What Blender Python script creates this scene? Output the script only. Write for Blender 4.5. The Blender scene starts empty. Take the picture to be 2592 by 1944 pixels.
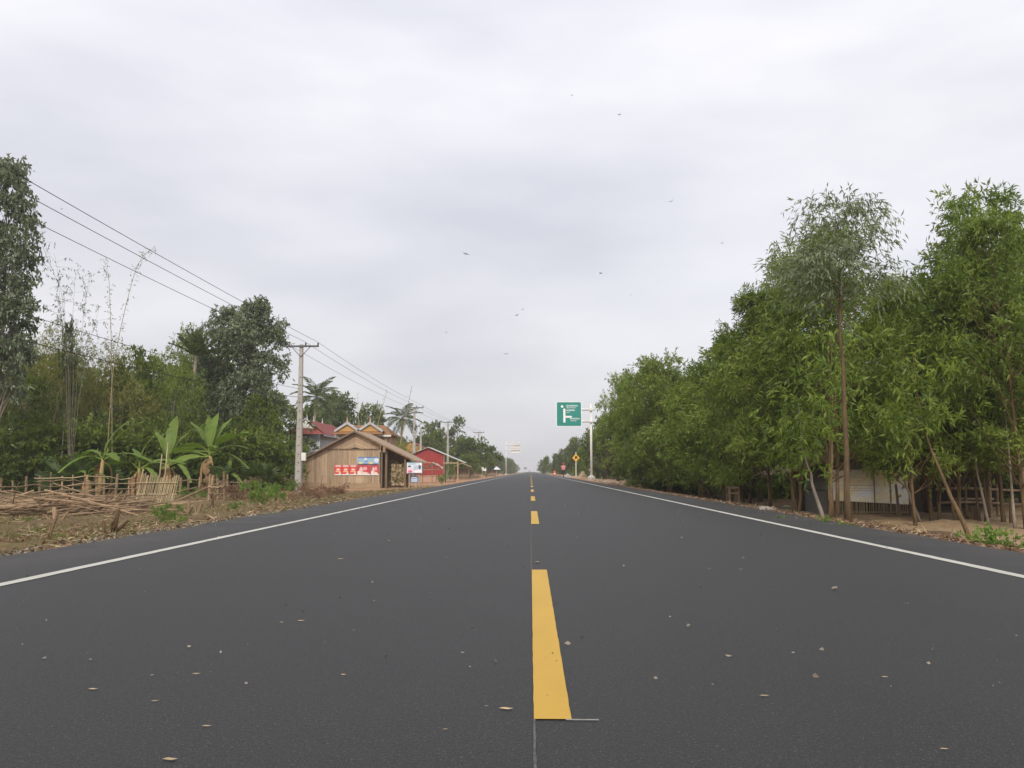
import bpy, math, random
import numpy as np
from mathutils import Vector, Matrix, Euler

# ------------------------------------------------------------------ camera
scene = bpy.context.scene
COL = scene.collection
F = 2245.0                      # focal length in photo pixels (photo 2592 x 1944)
CAM_H = 0.75
PITCH = math.atan(221.0 / F)
YAW = math.atan(47.0 / F * math.cos(PITCH))
cam_d = bpy.data.cameras.new("camera")
cam_d.sensor_width = 36.0
cam_d.lens = 36.0 * F / 2592.0
cam_d.clip_start = 0.05
cam_d.clip_end = 6000
cam = bpy.data.objects.new("camera", cam_d)
COL.objects.link(cam)
cam.location = (0, 0, CAM_H)
cam.rotation_euler = (math.pi / 2 + PITCH, 0, YAW)
scene.camera = cam
CAM_R = Euler((math.pi / 2 + PITCH, 0, YAW)).to_matrix()

# ------------------------------------------------------------------ world / light
SUN_EL, SUN_AZ = math.radians(36), math.radians(184)     # azimuth: clockwise from +Y, behind the camera
w = bpy.data.worlds.new("World")
scene.world = w
w.use_nodes = True
nt = w.node_tree
nt.nodes.clear()
def N(tree, t, **kw):
    n = tree.nodes.new(t)
    for k, v in kw.items():
        setattr(n, k, v)
    return n
out = N(nt, 'ShaderNodeOutputWorld')
sky = N(nt, 'ShaderNodeTexSky', sky_type='NISHITA', sun_disc=False)
sky.sun_elevation = SUN_EL
sky.sun_rotation = SUN_AZ
sky.dust_density = 3.0
bg1 = N(nt, 'ShaderNodeBackground'); bg1.inputs[1].default_value = 0.08
nt.links.new(sky.outputs[0], bg1.inputs[0])
tc = N(nt, 'ShaderNodeTexCoord')
mp = N(nt, 'ShaderNodeMapping')
mp.inputs['Scale'].default_value = (1.0, 1.0, 3.2)
mp.inputs['Rotation'].default_value = (0.0, 0.12, 0.5)
nt.links.new(tc.outputs['Generated'], mp.inputs[0])
nz = N(nt, 'ShaderNodeTexNoise'); nz.inputs['Scale'].default_value = 2.1; nz.inputs['Detail'].default_value = 5; nz.inputs['Roughness'].default_value = 0.45
nt.links.new(mp.outputs[0], nz.inputs[0])
ramp = N(nt, 'ShaderNodeValToRGB')
ramp.color_ramp.elements[0].position = 0.34; ramp.color_ramp.elements[0].color = (0.565, 0.57, 0.62, 1)
ramp.color_ramp.elements[1].position = 0.66; ramp.color_ramp.elements[1].color = (0.80, 0.785, 0.81, 1)
nt.links.new(nz.outputs[0], ramp.inputs[0])
# overcast skies are brighter overhead than at the horizon
sep = N(nt, 'ShaderNodeSeparateXYZ'); nt.links.new(tc.outputs['Generated'], sep.inputs[0])
mr = N(nt, 'ShaderNodeMapRange'); mr.inputs['From Min'].default_value = 0.0; mr.inputs['From Max'].default_value = 0.75
mr.inputs['To Min'].default_value = 0.59; mr.inputs['To Max'].default_value = 0.93
nt.links.new(sep.outputs[2], mr.inputs[0])
bg2 = N(nt, 'ShaderNodeBackground')
nt.links.new(ramp.outputs[0], bg2.inputs[0]); nt.links.new(mr.outputs[0], bg2.inputs[1])
nz2 = N(nt, 'ShaderNodeTexNoise'); nz2.inputs['Scale'].default_value = 1.3; nz2.inputs['Detail'].default_value = 3
nt.links.new(mp.outputs[0], nz2.inputs[0])
mr2 = N(nt, 'ShaderNodeMapRange'); mr2.inputs['From Min'].default_value = 0.35; mr2.inputs['From Max'].default_value = 0.7
mr2.inputs['To Min'].default_value = 0.96; mr2.inputs['To Max'].default_value = 0.82
nt.links.new(nz2.outputs[0], mr2.inputs[0])
mx = N(nt, 'ShaderNodeMixShader')
nt.links.new(mr2.outputs[0], mx.inputs[0]); nt.links.new(bg1.outputs[0], mx.inputs[1]); nt.links.new(bg2.outputs[0], mx.inputs[2])
nt.links.new(mx.outputs[0], out.inputs[0])

sun_d = bpy.data.lights.new("sun", 'SUN')
sun_d.energy = 1.5
sun_d.angle = math.radians(14)
sun_d.color = (1.0, 0.94, 0.84)
sun = bpy.data.objects.new("sun", sun_d)
COL.objects.link(sun)
sd = Vector((math.sin(SUN_AZ) * math.cos(SUN_EL), math.cos(SUN_AZ) * math.cos(SUN_EL), math.sin(SUN_EL)))
sun.rotation_euler = sd.to_track_quat('Z', 'Y').to_euler()

vs = scene.view_settings
vs.view_transform = 'Standard'; vs.look = 'None'; vs.exposure = 0.85; vs.gamma = 1.0; vs.use_curve_mapping = False
scene.cycles.use_denoising = True
scene.cycles.max_bounces = 6
scene.cycles.transparent_max_bounces = 6
scene.cycles.volume_bounces = 1
scene.cycles.use_fast_gi = False

rng = np.random.default_rng(7)
random.seed(7)

# ------------------------------------------------------------------ helpers: properties
def tag(o, label=None, cat=None, group=None, kind=None):
    if label: o['label'] = label
    if cat: o['category'] = cat
    if group: o['group'] = group
    if kind: o['kind'] = kind
    return o
def empty(name, loc, rz=0.0, label=None, cat=None, group=None):
    o = bpy.data.objects.new(name, None)
    o.empty_display_size = 0.2
    COL.objects.link(o)
    o.location = loc; o.rotation_euler = (0, 0, rz)
    return tag(o, label, cat, group)
def obj(name, mesh, parent=None, loc=(0, 0, 0), rot=(0, 0, 0)):
    o = bpy.data.objects.new(name, mesh)
    COL.objects.link(o)
    o.location = loc; o.rotation_euler = rot
    if parent: o.parent = parent
    return o
def copy_tree(o, parent=None):
    kids = [c for c in COL.objects if c.parent == o]
    c = o.copy(); COL.objects.link(c); c.parent = parent
    for k in kids: copy_tree(k, c)
    return c

# ------------------------------------------------------------------ helpers: ground + rays
def lerp(a, b, t): return a + (b - a) * t
def sstep(a, b, v): 
    t = np.clip((v - a) / (b - a), 0, 1); return t * t * (3 - 2 * t)
ROAD_L, ROAD_R = -4.65, 4.55
def G(x, y):
    x = np.asarray(x, float); y = np.asarray(y, float)
    # left profile: near (rough verge) and far (house yards)
    xl = [-60, -16, -12, -8, -6.0, -5.0, -4.6]
    nearl = np.interp(x, xl, [-.48, -.42, -.36, -.26, -.15, -.07, -.03])
    farl = np.interp(x, xl, [-.5, -.5, -.5, -.46, -.22, -.06, -.03])
    left = lerp(nearl, farl, sstep(38, 62, y))
    xr = [4.5, 5.0, 7.0, 10.0, 14.0, 60]
    nearr = np.interp(x, xr, [-.03, -.12, -.40, -.80, -.85, -.85])
    farr = np.interp(x, xr, [-.02, -.03, -.06, -.45, -.7, -.75])
    right = lerp(nearr, farr, sstep(46, 68, y))
    g = np.where(x < 0, left, right)
    return np.where(np.abs(x) < 4.4, -.05, g)
def ray(px, py):
    return CAM_R @ Vector(((px - 1296) / F, -(py - 972) / F, -1.0))
def at(px, py, Y):
    d = ray(px, py); s = Y / d.y
    return Vector((d.x * s, Y, CAM_H + d.z * s))
def gp(px, py):
    d = ray(px, py)
    lo = 2.0
    for i in range(3000):
        Y = 2.0 * 1.004 ** i
        p = at(px, py, Y)
        if p.z <= float(G(p.x, p.y)) or Y > 600: break
    p.z = float(G(p.x, p.y)); return p
def gz(x, y): return float(G(x, y))

def vnoise(x, y, seed=0):
    def h(i, j):
        n = (i * 374761393 + j * 668265263 + seed * 1442695041) & 0xffffffff
        n = ((n ^ (n >> 13)) * 1274126177) & 0xffffffff
        return ((n ^ (n >> 16)) & 0xffff) / 65535.0
    xi = np.floor(x).astype(np.int64); yi = np.floor(y).astype(np.int64)
    fx = x - xi; fy = y - yi
    fx = fx * fx * (3 - 2 * fx); fy = fy * fy * (3 - 2 * fy)
    return lerp(lerp(h(xi, yi), h(xi + 1, yi), fx), lerp(h(xi, yi + 1), h(xi + 1, yi + 1), fx), fy)

# ------------------------------------------------------------------ helpers: materials
MATS = {}
def base_mat(name):
    m = bpy.data.materials.new(name); m.use_nodes = True
    t = m.node_tree
    b = t.nodes['Principled BSDF']
    return m, t, b
def mixrgb(t, fac, a, b, mode='MIX'):
    n = N(t, 'ShaderNodeMix', data_type='RGBA', blend_type=mode)
    for sock, v in ((n.inputs[0], fac), (n.inputs[6], a), (n.inputs[7], b)):
        if isinstance(v, (int, float)): sock.default_value = v
        elif isinstance(v, (tuple, list)): sock.default_value = (*v[:3], 1)
        else: t.links.new(v, sock)
    return n.outputs[2]
def noise(t, scale, detail=4, stretch=(1, 1, 1), rough=.55, coord='Object', vec=None):
    if vec is None:
        c = N(t, 'ShaderNodeTexCoord').outputs[coord]
    else: c = vec
    m = N(t, 'ShaderNodeMapping'); m.inputs['Scale'].default_value = stretch
    t.links.new(c, m.inputs[0])
    n = N(t, 'ShaderNodeTexNoise'); n.inputs['Scale'].default_value = scale; n.inputs['Detail'].default_value = detail; n.inputs['Roughness'].default_value = rough
    t.links.new(m.outputs[0], n.inputs[0])
    return n.outputs[0]
def ramp2(t, v, lo, hi):
    n = N(t, 'ShaderNodeMapRange'); n.inputs['From Min'].default_value = lo; n.inputs['From Max'].default_value = hi
    t.links.new(v, n.inputs[0]); return n.outputs[0]
def bump(t, b, h, strength=.4, dist=.02):
    n = N(t, 'ShaderNodeBump'); n.inputs['Strength'].default_value = strength; n.inputs['Distance'].default_value = dist
    t.links.new(h, n.inputs['Height']); t.links.new(n.outputs[0], b.inputs['Normal'])
def M(name, c1, c2=None, scale=6, stretch=(1, 1, 1), rough=.75, bmp=.3, bdist=.01, rand=0.0, metal=0.0, spec=.4, coord='Object'):
    """two-tone noisy surface, with a per-object random tint"""
    if name in MATS: return MATS[name]
    m, t, b = base_mat(name)
    if c2 is None: c2 = tuple(x * .75 for x in c1)
    n1 = noise(t, scale, 5, stretch, coord=coord)
    n2 = noise(t, scale * 7, 3, stretch, coord=coord)
    col = mixrgb(t, ramp2(t, n1, .32, .68), c1, c2)
    col = mixrgb(t, ramp2(t, n2, .45, .8), col, tuple(x * .8 for x in c2))
    if rand:
        oi = N(t, 'ShaderNodeObjectInfo')
        r = N(t, 'ShaderNodeMapRange'); r.inputs['To Min'].default_value = 1 - rand; r.inputs['To Max'].default_value = 1 + rand
        t.links.new(oi.outputs['Random'], r.inputs[0])
        hs = N(t, 'ShaderNodeHueSaturation'); t.links.new(r.outputs[0], hs.inputs['Value']); t.links.new(col, hs.inputs['Color'])
        col = hs.outputs[0]
    t.links.new(col, b.inputs['Base Color'])
    b.inputs['Roughness'].default_value = rough; b.inputs['Metallic'].default_value = metal
    b.inputs['Specular IOR Level'].default_value = spec
    if bmp: bump(t, b, n2, bmp, bdist)
    MATS[name] = m
    return m
def leafmat(name, c1, c2, trans=.35, rough=.5):
    """leaf: colour picked per spray by the 'tint' attribute, part of the light passes through"""
    m, t, b = base_mat(name)
    at_ = N(t, 'ShaderNodeAttribute', attribute_name='tint')
    col = mixrgb(t, at_.outputs['Fac'], c1, c2)
    oi = N(t, 'ShaderNodeObjectInfo')
    r = N(t, 'ShaderNodeMapRange'); r.inputs['To Min'].default_value = .85; r.inputs['To Max'].default_value = 1.15
    t.links.new(oi.outputs['Random'], r.inputs[0])
    hs = N(t, 'ShaderNodeHueSaturation'); t.links.new(r.outputs[0], hs.inputs['Value']); t.links.new(col, hs.inputs['Color'])
    col = hs.outputs[0]
    t.links.new(col, b.inputs['Base Color']); b.inputs['Roughness'].default_value = rough
    b.inputs['Specular IOR Level'].default_value = .35
    tr = N(t, 'ShaderNodeBsdfTranslucent'); t.links.new(mixrgb(t, 1.0, col, (1.0, 1.15, .55), 'MULTIPLY'), tr.inputs[0])
    mxs = N(t, 'ShaderNodeMixShader'); mxs.inputs[0].default_value = trans
    t.links.new(b.outputs[0], mxs.inputs[1]); t.links.new(tr.outputs[0], mxs.inputs[2])
    t.links.new(mxs.outputs[0], t.nodes['Material Output'].inputs[0])
    MATS[name] = m
    return m
def print_mat(name, base, shapes, rough=.5):
    """flat print: soft ellipses 'e' and rectangles 'r' in the face's own 0..1 coordinates (x right, z up)"""
    m, t, b = base_mat(name)
    g = N(t, 'ShaderNodeTexCoord').outputs['Generated']
    col = base
    for s in shapes:
        k, cx, cz, rx, rz, c = s
        sub = N(t, 'ShaderNodeVectorMath', operation='SUBTRACT'); t.links.new(g, sub.inputs[0]); sub.inputs[1].default_value = (cx, .5, cz)
        mul = N(t, 'ShaderNodeVectorMath', operation='MULTIPLY'); t.links.new(sub.outputs[0], mul.inputs[0]); mul.inputs[1].default_value = (1 / rx, 0, 1 / rz)
        if k == 'e':
            ln = N(t, 'ShaderNodeVectorMath', operation='LENGTH'); t.links.new(mul.outputs[0], ln.inputs[0]); v = ln.outputs['Value']
        else:
            ab = N(t, 'ShaderNodeVectorMath', operation='ABSOLUTE'); t.links.new(mul.outputs[0], ab.inputs[0])
            sp = N(t, 'ShaderNodeSeparateXYZ'); t.links.new(ab.outputs[0], sp.inputs[0])
            mxm = N(t, 'ShaderNodeMath', operation='MAXIMUM'); t.links.new(sp.outputs[0], mxm.inputs[0]); t.links.new(sp.outputs[2], mxm.inputs[1]); v = mxm.outputs[0]
        f = N(t, 'ShaderNodeMapRange'); f.inputs['From Min'].default_value = 1.0; f.inputs['From Max'].default_value = .88 if k == 'r' else .75
        t.links.new(v, f.inputs[0])
        col = mixrgb(t, f.outputs[0], col, c)
    n2 = noise(t, 9, 4)
    col = mixrgb(t, ramp2(t, n2, .55, .9), col, (.45, .4, .35))
    t.links.new(col, b.inputs['Base Color']); b.inputs['Roughness'].default_value = rough
    return m

# ------------------------------------------------------------------ helpers: meshes
def mesh_np(name, verts, quads=None, tris=None, mat=None, tint=None, smooth=False):
    me = bpy.data.meshes.new(name)
    verts = np.asarray(verts, np.float32)
    nv = len(verts)
    parts = []
    loops = []; starts = []; tot = []
    k = 0
    if quads is not None and len(quads):
        q = np.asarray(quads, np.int32); loops.append(q.ravel()); starts.append(k + np.arange(len(q)) * 4); tot.append(np.full(len(q), 4)); k += len(q) * 4
    if tris is not None and len(tris):
        q = np.asarray(tris, np.int32); loops.append(q.ravel()); starts.append(k + np.arange(len(q)) * 3); tot.append(np.full(len(q), 3)); k += len(q) * 3
    loops = np.concatenate(loops); starts = np.concatenate(starts); tot = np.concatenate(tot)
    me.vertices.add(nv); me.vertices.foreach_set('co', verts.ravel())
    me.loops.add(len(loops)); me.loops.foreach_set('vertex_index', loops.astype(np.int32))
    me.polygons.add(len(starts)); me.polygons.foreach_set('loop_start', starts.astype(np.int32)); me.polygons.foreach_set('loop_total', tot.astype(np.int32))
    if smooth: me.polygons.foreach_set('use_smooth', np.ones(len(starts), bool))
    me.update(calc_edges=True)
    if tint is not None:
        a = me.attributes.new('tint', 'FLOAT', 'POINT'); a.data.foreach_set('value', np.asarray(tint, np.float32))
    if mat: me.materials.append(mat)
    return me

class MB:
    """collects boxes, tubes and polygons for one mesh"""
    def __init__(s): s.v = []; s.f = []
    def add(s, vs, fs):
        o = len(s.v); s.v += [tuple(x) for x in vs]; s.f += [tuple(i + o for i in f) for f in fs]; return s
    def box(s, c, sz, rot=None):
        c = Vector(c); h = Vector(sz) / 2
        R = Euler(rot).to_matrix() if rot else Matrix.Identity(3)
        vs = [c + R @ Vector((sx * h.x, sy * h.y, sz_ * h.z)) for sx in (-1, 1) for sy in (-1, 1) for sz_ in (-1, 1)]
        return s.add(vs, [(0, 1, 3, 2), (4, 6, 7, 5), (0, 4, 5, 1), (2, 3, 7, 6), (0, 2, 6, 4), (1, 5, 7, 3)])
    def tube(s, pts, radii, n=7, cap=True):
        pts = [Vector(p) for p in pts]
        if not isinstance(radii, (list, tuple, np.ndarray)): radii = [radii] * len(pts)
        vs = []; fs = []
        for i, p in enumerate(pts):
            d = (pts[min(i + 1, len(pts) - 1)] - pts[max(i - 1, 0)]).normalized()
            a = d.orthogonal().normalized() if i == 0 else (prev - d * prev.dot(d)).normalized()
            prev = a
            b = d.cross(a)
            for k in range(n):
                th = 2 * math.pi * k / n
                vs.append(p + (a * math.cos(th) + b * math.sin(th)) * radii[i])
        for i in range(len(pts) - 1):
            for k in range(n):
                fs.append((i * n + k, i * n + (k + 1) % n, (i + 1) * n + (k + 1) % n, (i + 1) * n + k))
        if cap:
            fs.append(tuple(range(n - 1, -1, -1))); fs.append(tuple((len(pts) - 1) * n + k for k in range(n)))
        return s.add(vs, fs)
    def prism(s, poly, y0, y1):
        """polygon in x,z extruded from y0 to y1"""
        n = len(poly)
        vs = [(x, y0, z) for x, z in poly] + [(x, y1, z) for x, z in poly]
        return s.add(vs, [tuple(range(n)), tuple(range(2 * n - 1, n - 1, -1))] + [(i, i + n, (i + 1) % n + n, (i + 1) % n) for i in range(n)])
    def lathe(s, prof, c=(0, 0, 0), n=16):
        vs = []; fs = []
        for r, z in prof:
            for k in range(n):
                th = 2 * math.pi * k / n; vs.append((c[0] + r * math.cos(th), c[1] + r * math.sin(th), c[2] + z))
        for i in range(len(prof) - 1):
            for k in range(n): fs.append((i * n + k, i * n + (k + 1) % n, (i + 1) * n + (k + 1) % n, (i + 1) * n + k))
        fs.append(tuple(range(n - 1, -1, -1))); fs.append(tuple((len(prof) - 1) * n + k for k in range(n)))
        return s.add(vs, fs)
    def mesh(s, name, mat, smooth=False):
        me = bpy.data.meshes.new(name); me.from_pydata(s.v, [], s.f); me.update()
        if mat: me.materials.append(mat)
        if smooth: me.polygons.foreach_set('use_smooth', [True] * len(me.polygons))
        return me
    def build(s, name, mat, parent=None, loc=(0, 0, 0), rot=(0, 0, 0), smooth=False):
        return obj(name, s.mesh(name, mat, smooth), parent, loc, rot)

# ------------------------------------------------------------------ materials
m_white = M('white_paint', (.78, .78, .74), (.66, .66, .62), 3, rough=.6, bmp=.05)
m_galv = M('galvanised_steel', (.74, .73, .69), (.62, .61, .58), 3, rough=.45, metal=.0, bmp=.03)
m_conc = M('concrete', (.42, .40, .36), (.33, .31, .28), 3, rough=.9, bmp=.3)
m_wood = M('weathered_plank', (.50, .37, .25), (.36, .26, .17), 2.2, (5, 5, .6), rough=.85, bmp=.4, rand=.22)
m_wood2 = M('old_timber', (.22, .155, .10), (.13, .09, .055), 3, (5, 5, .6), rough=.85, bmp=.4, rand=.2)
m_stick = M('dry_stick', (.33, .23, .14), (.16, .105, .06), 5, rough=.85, bmp=.4, rand=.35)
m_bamb = M('dry_bamboo', (.42, .34, .20), (.28, .21, .12), 4, rough=.6, bmp=.2, rand=.3)
m_bark = M('acacia_bark', (.19, .12, .055), (.08, .052, .028), 5, (3, 3, .5), rough=.9, bmp=.6, bdist=.02, rand=.25)
m_barkg = M('grey_bark', (.34, .29, .23), (.18, .14, .11), 5, (3, 3, .5), rough=.9, bmp=.6, bdist=.02, rand=.15)
m_red = M('red_sheet', (.36, .03, .03), (.27, .025, .03), 1.4, rough=.5, bmp=.05)
m_roofred = M('red_tile', (.36, .09, .075), (.26, .06, .055), 3, rough=.65, bmp=.3)
m_roofor = M('orange_tile', (.36, .20, .09), (.25, .13, .06), 3, rough=.75, bmp=.3)
m_thatch = M('brown_sheet_roof', (.40, .28, .19), (.27, .185, .125), 2, (6, 1, 1), rough=.85, bmp=.4)
m_tin = M('tin_sheet', (.52, .52, .50), (.40, .39, .36), 1.5, rough=.45, metal=.3, bmp=.05)
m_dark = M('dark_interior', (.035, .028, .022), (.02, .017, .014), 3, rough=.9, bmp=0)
m_wire = M('cable_black', (.03, .03, .032), (.02, .02, .02), 3, rough=.6, bmp=0)
m_steel = M('dark_steel', (.09, .09, .09), (.06, .055, .05), 4, rough=.5, bmp=.1)
m_stone = M('pale_stone', (.36, .30, .23), (.25, .20, .15), 6, rough=.9, bmp=.5, rand=.25)
m_orange = M('orange_plastic', (.75, .16, .05), (.6, .12, .04), 3, rough=.5, bmp=.05)
m_deadleaf = M('dead_leaf', (.33, .20, .09), (.22, .13, .06), 4, rough=.8, bmp=.3, rand=.25)

l_acacia = leafmat('acacia_leaf', (.075, .125, .018), (.225, .285, .045), trans=.42)
l_acacia2 = leafmat('acacia_leaf_yellow', (.10, .15, .02), (.25, .29, .055), trans=.42)
l_euc = leafmat('eucalyptus_leaf', (.10, .135, .07), (.23, .265, .16), trans=.3, rough=.4)
l_broad = leafmat('broad_leaf', (.06, .105, .016), (.19, .235, .04), trans=.42)
l_light = leafmat('light_leaf', (.11, .17, .022), (.24, .30, .06), trans=.42)
l_bamboo = leafmat('bamboo_leaf', (.13, .14, .025), (.28, .26, .07), trans=.42)
l_palm = leafmat('palm_leaf', (.06, .10, .03), (.15, .185, .07))
l_fan = leafmat('fan_leaf', (.05, .085, .025), (.12, .16, .055))
l_ban = leafmat('banana_leaf', (.10, .18, .022), (.25, .32, .06), trans=.45)
l_far = leafmat('far_leaf', (.06, .09, .026), (.15, .18, .055))
l_dry = leafmat('dry_leaf_mass', (.14, .075, .045), (.24, .14, .085), trans=.15)
l_grass = leafmat('grass_blade', (.10, .115, .03), (.24, .20, .09), trans=.3)
l_weed = leafmat('weed_leaf', (.08, .16, .02), (.20, .29, .06))

# asphalt
def asphalt():
    m, t, b = base_mat('asphalt')
    big = noise(t, .35, 4, (1, .25, 1)); mid = noise(t, 2.2, 5, (1, .6, 1)); fine = noise(t, 190, 2, rough=.6); grit = noise(t, 60, 3); speck = noise(t, 95, 2, rough=.5)
    col = mixrgb(t, ramp2(t, big, .3, .7), (.0125, .013, .0128), (.0185, .018, .018))
    col = mixrgb(t, ramp2(t, mid, .45, .75), col, (.017, .0165, .0165))
    col = mixrgb(t, ramp2(t, fine, .52, .78), col, (.085, .083, .080))
    col = mixrgb(t, ramp2(t, grit, .55, .75), col, (.006, .006, .0065))
    col = mixrgb(t, ramp2(t, speck, .62, .70), col, (.085, .08, .075))
    # dusty wheel edges: paler soil dust near the verges
    g = N(t, 'ShaderNodeTexCoord').outputs['Object']
    sp = N(t, 'ShaderNodeSeparateXYZ'); t.links.new(g, sp.inputs[0])
    ab = N(t, 'ShaderNodeMath', operation='ABSOLUTE'); t.links.new(sp.outputs[0], ab.inputs[0])
    ed = ramp2(t, ab.outputs[0], 3.5, 4.9)
    mu = N(t, 'ShaderNodeMath', operation='MULTIPLY'); t.links.new(ed, mu.inputs[0]); t.links.new(ramp2(t, noise(t, 1.3, 6), .35, .8), mu.inputs[1])
    col = mixrgb(t, mu.outputs[0], col, (.075, .063, .053))
    t.links.new(col, b.inputs['Base Color']); b.inputs['Roughness'].default_value = .66; b.inputs['Specular IOR Level'].default_value = .34
    add = N(t, 'ShaderNodeMath', operation='ADD'); t.links.new(fine, add.inputs[0]); t.links.new(grit, add.inputs[1])
    bump(t, b, add.outputs[0], .55, .006)
    return m
def paint(name, c):
    m, t, b = base_mat(name)
    n1 = noise(t, 25, 5); n2 = noise(t, 3, 4, (1, .3, 1)); n3 = noise(t, 190, 2)
    col = mixrgb(t, ramp2(t, n2, .35, .75), c, tuple(x * .86 for x in c))
    col = mixrgb(t, ramp2(t, n1, .68, .76), col, (.1, .09, .06))
    t.links.new(col, b.inputs['Base Color']); b.inputs['Roughness'].default_value = .6
    bump(t, b, n3, .4, .004)
    return m
m_asph = asphalt()
m_yel = paint('yellow_paint', (.49, .29, .020))
m_wline = paint('white_line_paint', (.46, .45, .40))
m_chalk = M('chalk_mark', (.15, .145, .13), (.04, .04, .038), 14, rough=.9, bmp=0)

def ground_mat():
    m, t, b = base_mat('soil')
    a = N(t, 'ShaderNodeAttribute', attribute_name='soil')
    sp = N(t, 'ShaderNodeSeparateColor'); t.links.new(a.outputs['Color'], sp.inputs[0])
    n1 = noise(t, .8, 6); n2 = noise(t, 6, 6, rough=.65); n3 = noise(t, 40, 4, rough=.7)
    earth = mixrgb(t, ramp2(t, n2, .3, .7), (.125, .082, .042), (.20, .135, .07))
    earth = mixrgb(t, ramp2(t, n3, .5, .72), earth, (.075, .046, .025))
    grass = mixrgb(t, ramp2(t, n2, .35, .65), (.095, .085, .03), (.17, .125, .055))
    col = mixrgb(t, ramp2(t, n1, .42, .62), earth, grass)
    sand = mixrgb(t, ramp2(t, n2, .3, .75), (.40, .28, .165), (.31, .21, .12))
    sand = mixrgb(t, ramp2(t, n3, .55, .8), sand, (.27, .18, .11))
    col = mixrgb(t, sp.outputs[0], col, sand)
    lit = mixrgb(t, ramp2(t, n3, .4, .65), (.085, .052, .032), (.19, .12, .07))
    col = mixrgb(t, sp.outputs[1], col, lit)
    rd = mixrgb(t, ramp2(t, n2, .3, .75), (.42, .25, .145), (.33, .19, .11))
    col = mixrgb(t, sp.outputs[2], col, rd)
    t.links.new(col, b.inputs['Base Color']); b.inputs['Roughness'].default_value = .95; b.inputs['Specular IOR Level'].default_value = .2
    ad = N(t, 'ShaderNodeMath', operation='ADD'); t.links.new(n2, ad.inputs[0]); t.links.new(n3, ad.inputs[1])
    bump(t, b, ad.outputs[0], .7, .05)
    return m

# ------------------------------------------------------------------ ground, road, markings
def axis(segs):
    r = []
    for a, b, n in segs: r += list(np.linspace(a, b, n, endpoint=False))
    r.append(segs[-1][1]); return np.array(r)
gx = axis([(-1200, -200, 8), (-200, -60, 14), (-60, -30, 20), (-30, -16, 40), (-16, -4.4, 100), (-4.4, 4.4, 4), (4.4, 16, 90), (16, 30, 30), (30, 60, 16), (60, 200, 14), (200, 1200, 8)])
gy = axis([(-80, 0, 10), (0, 6, 12), (6, 36, 220), (36, 75, 140), (75, 150, 90), (150, 300, 50), (300, 1500, 30)])
XX, YY = np.meshgrid(gx, gy)
ZZ = G(XX, YY)
off = sstep(4.7, 6.0, np.abs(XX)) 
nz_ = (vnoise(XX * 1.3, YY * 1.3, 1) - .5) * .12 + (vnoise(XX * 4, YY * 4, 2) - .5) * .06 + (vnoise(XX * .35, YY * .35, 3) - .5) * .16
ZZ = ZZ + nz_ * np.clip(off, 0.12 * (np.abs(XX) > 4.5), 1) * np.where(np.abs(YY) > 300, 0.3, 1)
# the low sandy bank along the left footpath, broken by weeds
nx_, ny_ = len(gx), len(gy)
idx = np.arange(nx_ * ny_).reshape(ny_, nx_)
quads = np.stack([idx[:-1, :-1], idx[:-1, 1:], idx[1:, 1:], idx[1:, :-1]], -1).reshape(-1, 4)
gverts = np.stack([XX, YY, ZZ], -1).reshape(-1, 3)
m_soil = ground_mat()
gme = mesh_np('ground', gverts, quads, mat=m_soil, smooth=True)
x_, y_ = XX.ravel(), YY.ravel()
nA = vnoise(x_ * .6, y_ * .6, 5); nB = vnoise(x_ * 2.2, y_ * 2.2, 6)
sand = np.zeros_like(x_); litter = np.zeros_like(x_); red = np.zeros_like(x_)
# right: sandy yard round the hut, dark litter bank between it and the road
sand = np.maximum(sand, (x_ > 0) * sstep(7.2, 8.4, x_ + (nA - .5) * 1.5) * (1 - sstep(20, 26, x_)) * sstep(12, 15, y_) * (1 - sstep(33, 40, y_ + nA * 4)))
litter = np.maximum(litter, (x_ > 0) * (1 - sstep(7.0, 8.6, x_ + (nA - .5) * 1.6)) * (1 - sstep(44, 58, y_)) * sstep(4.55, 5.0, x_) * sstep(.12, .42, nB))
litter = np.maximum(litter, (x_ > 7) * sstep(34, 40, y_) * .8 * (1 - sstep(60, 66, y_) * (x_ < 8)))
red = np.maximum(red, (x_ > 4) * (1 - sstep(7.4, 9.0, x_ + (nA - .5))) * sstep(50, 64, y_ + nA * 8) * .9)
# left: reddish forecourt of the shop and houses, pale footpath strip in front of the fence
red = np.maximum(red, (x_ < -4.4) * sstep(36, 50, y_ + (nA - .5) * 10) * sstep(-19, -15, x_) * (.72 + .28 * nB))
path = np.exp(-((x_ + 11.5 + (y_ - 30) * .05) / 1.0) ** 2) * sstep(24, 30, y_) * (1 - sstep(46, 52, y_))
sand = np.maximum(sand, path * sstep(.25, .6, nA) * .8)
litter = np.maximum(litter, (x_ < -4.5) * (1 - sstep(40, 50, y_)) * sstep(.5, .8, nA) * .5)
edge = (np.abs(x_) < 5.1) * (np.abs(x_) > 4.4)
sand = np.maximum(sand, edge * sstep(.45, .8, nB) * .55)
ca = gme.color_attributes.new('soil', 'FLOAT_COLOR', 'POINT')
ca.data.foreach_set('color', np.stack([sand, litter, red, np.ones_like(x_)], -1).astype(np.float32).ravel())
tag(obj('ground', gme), kind='structure')

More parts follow.
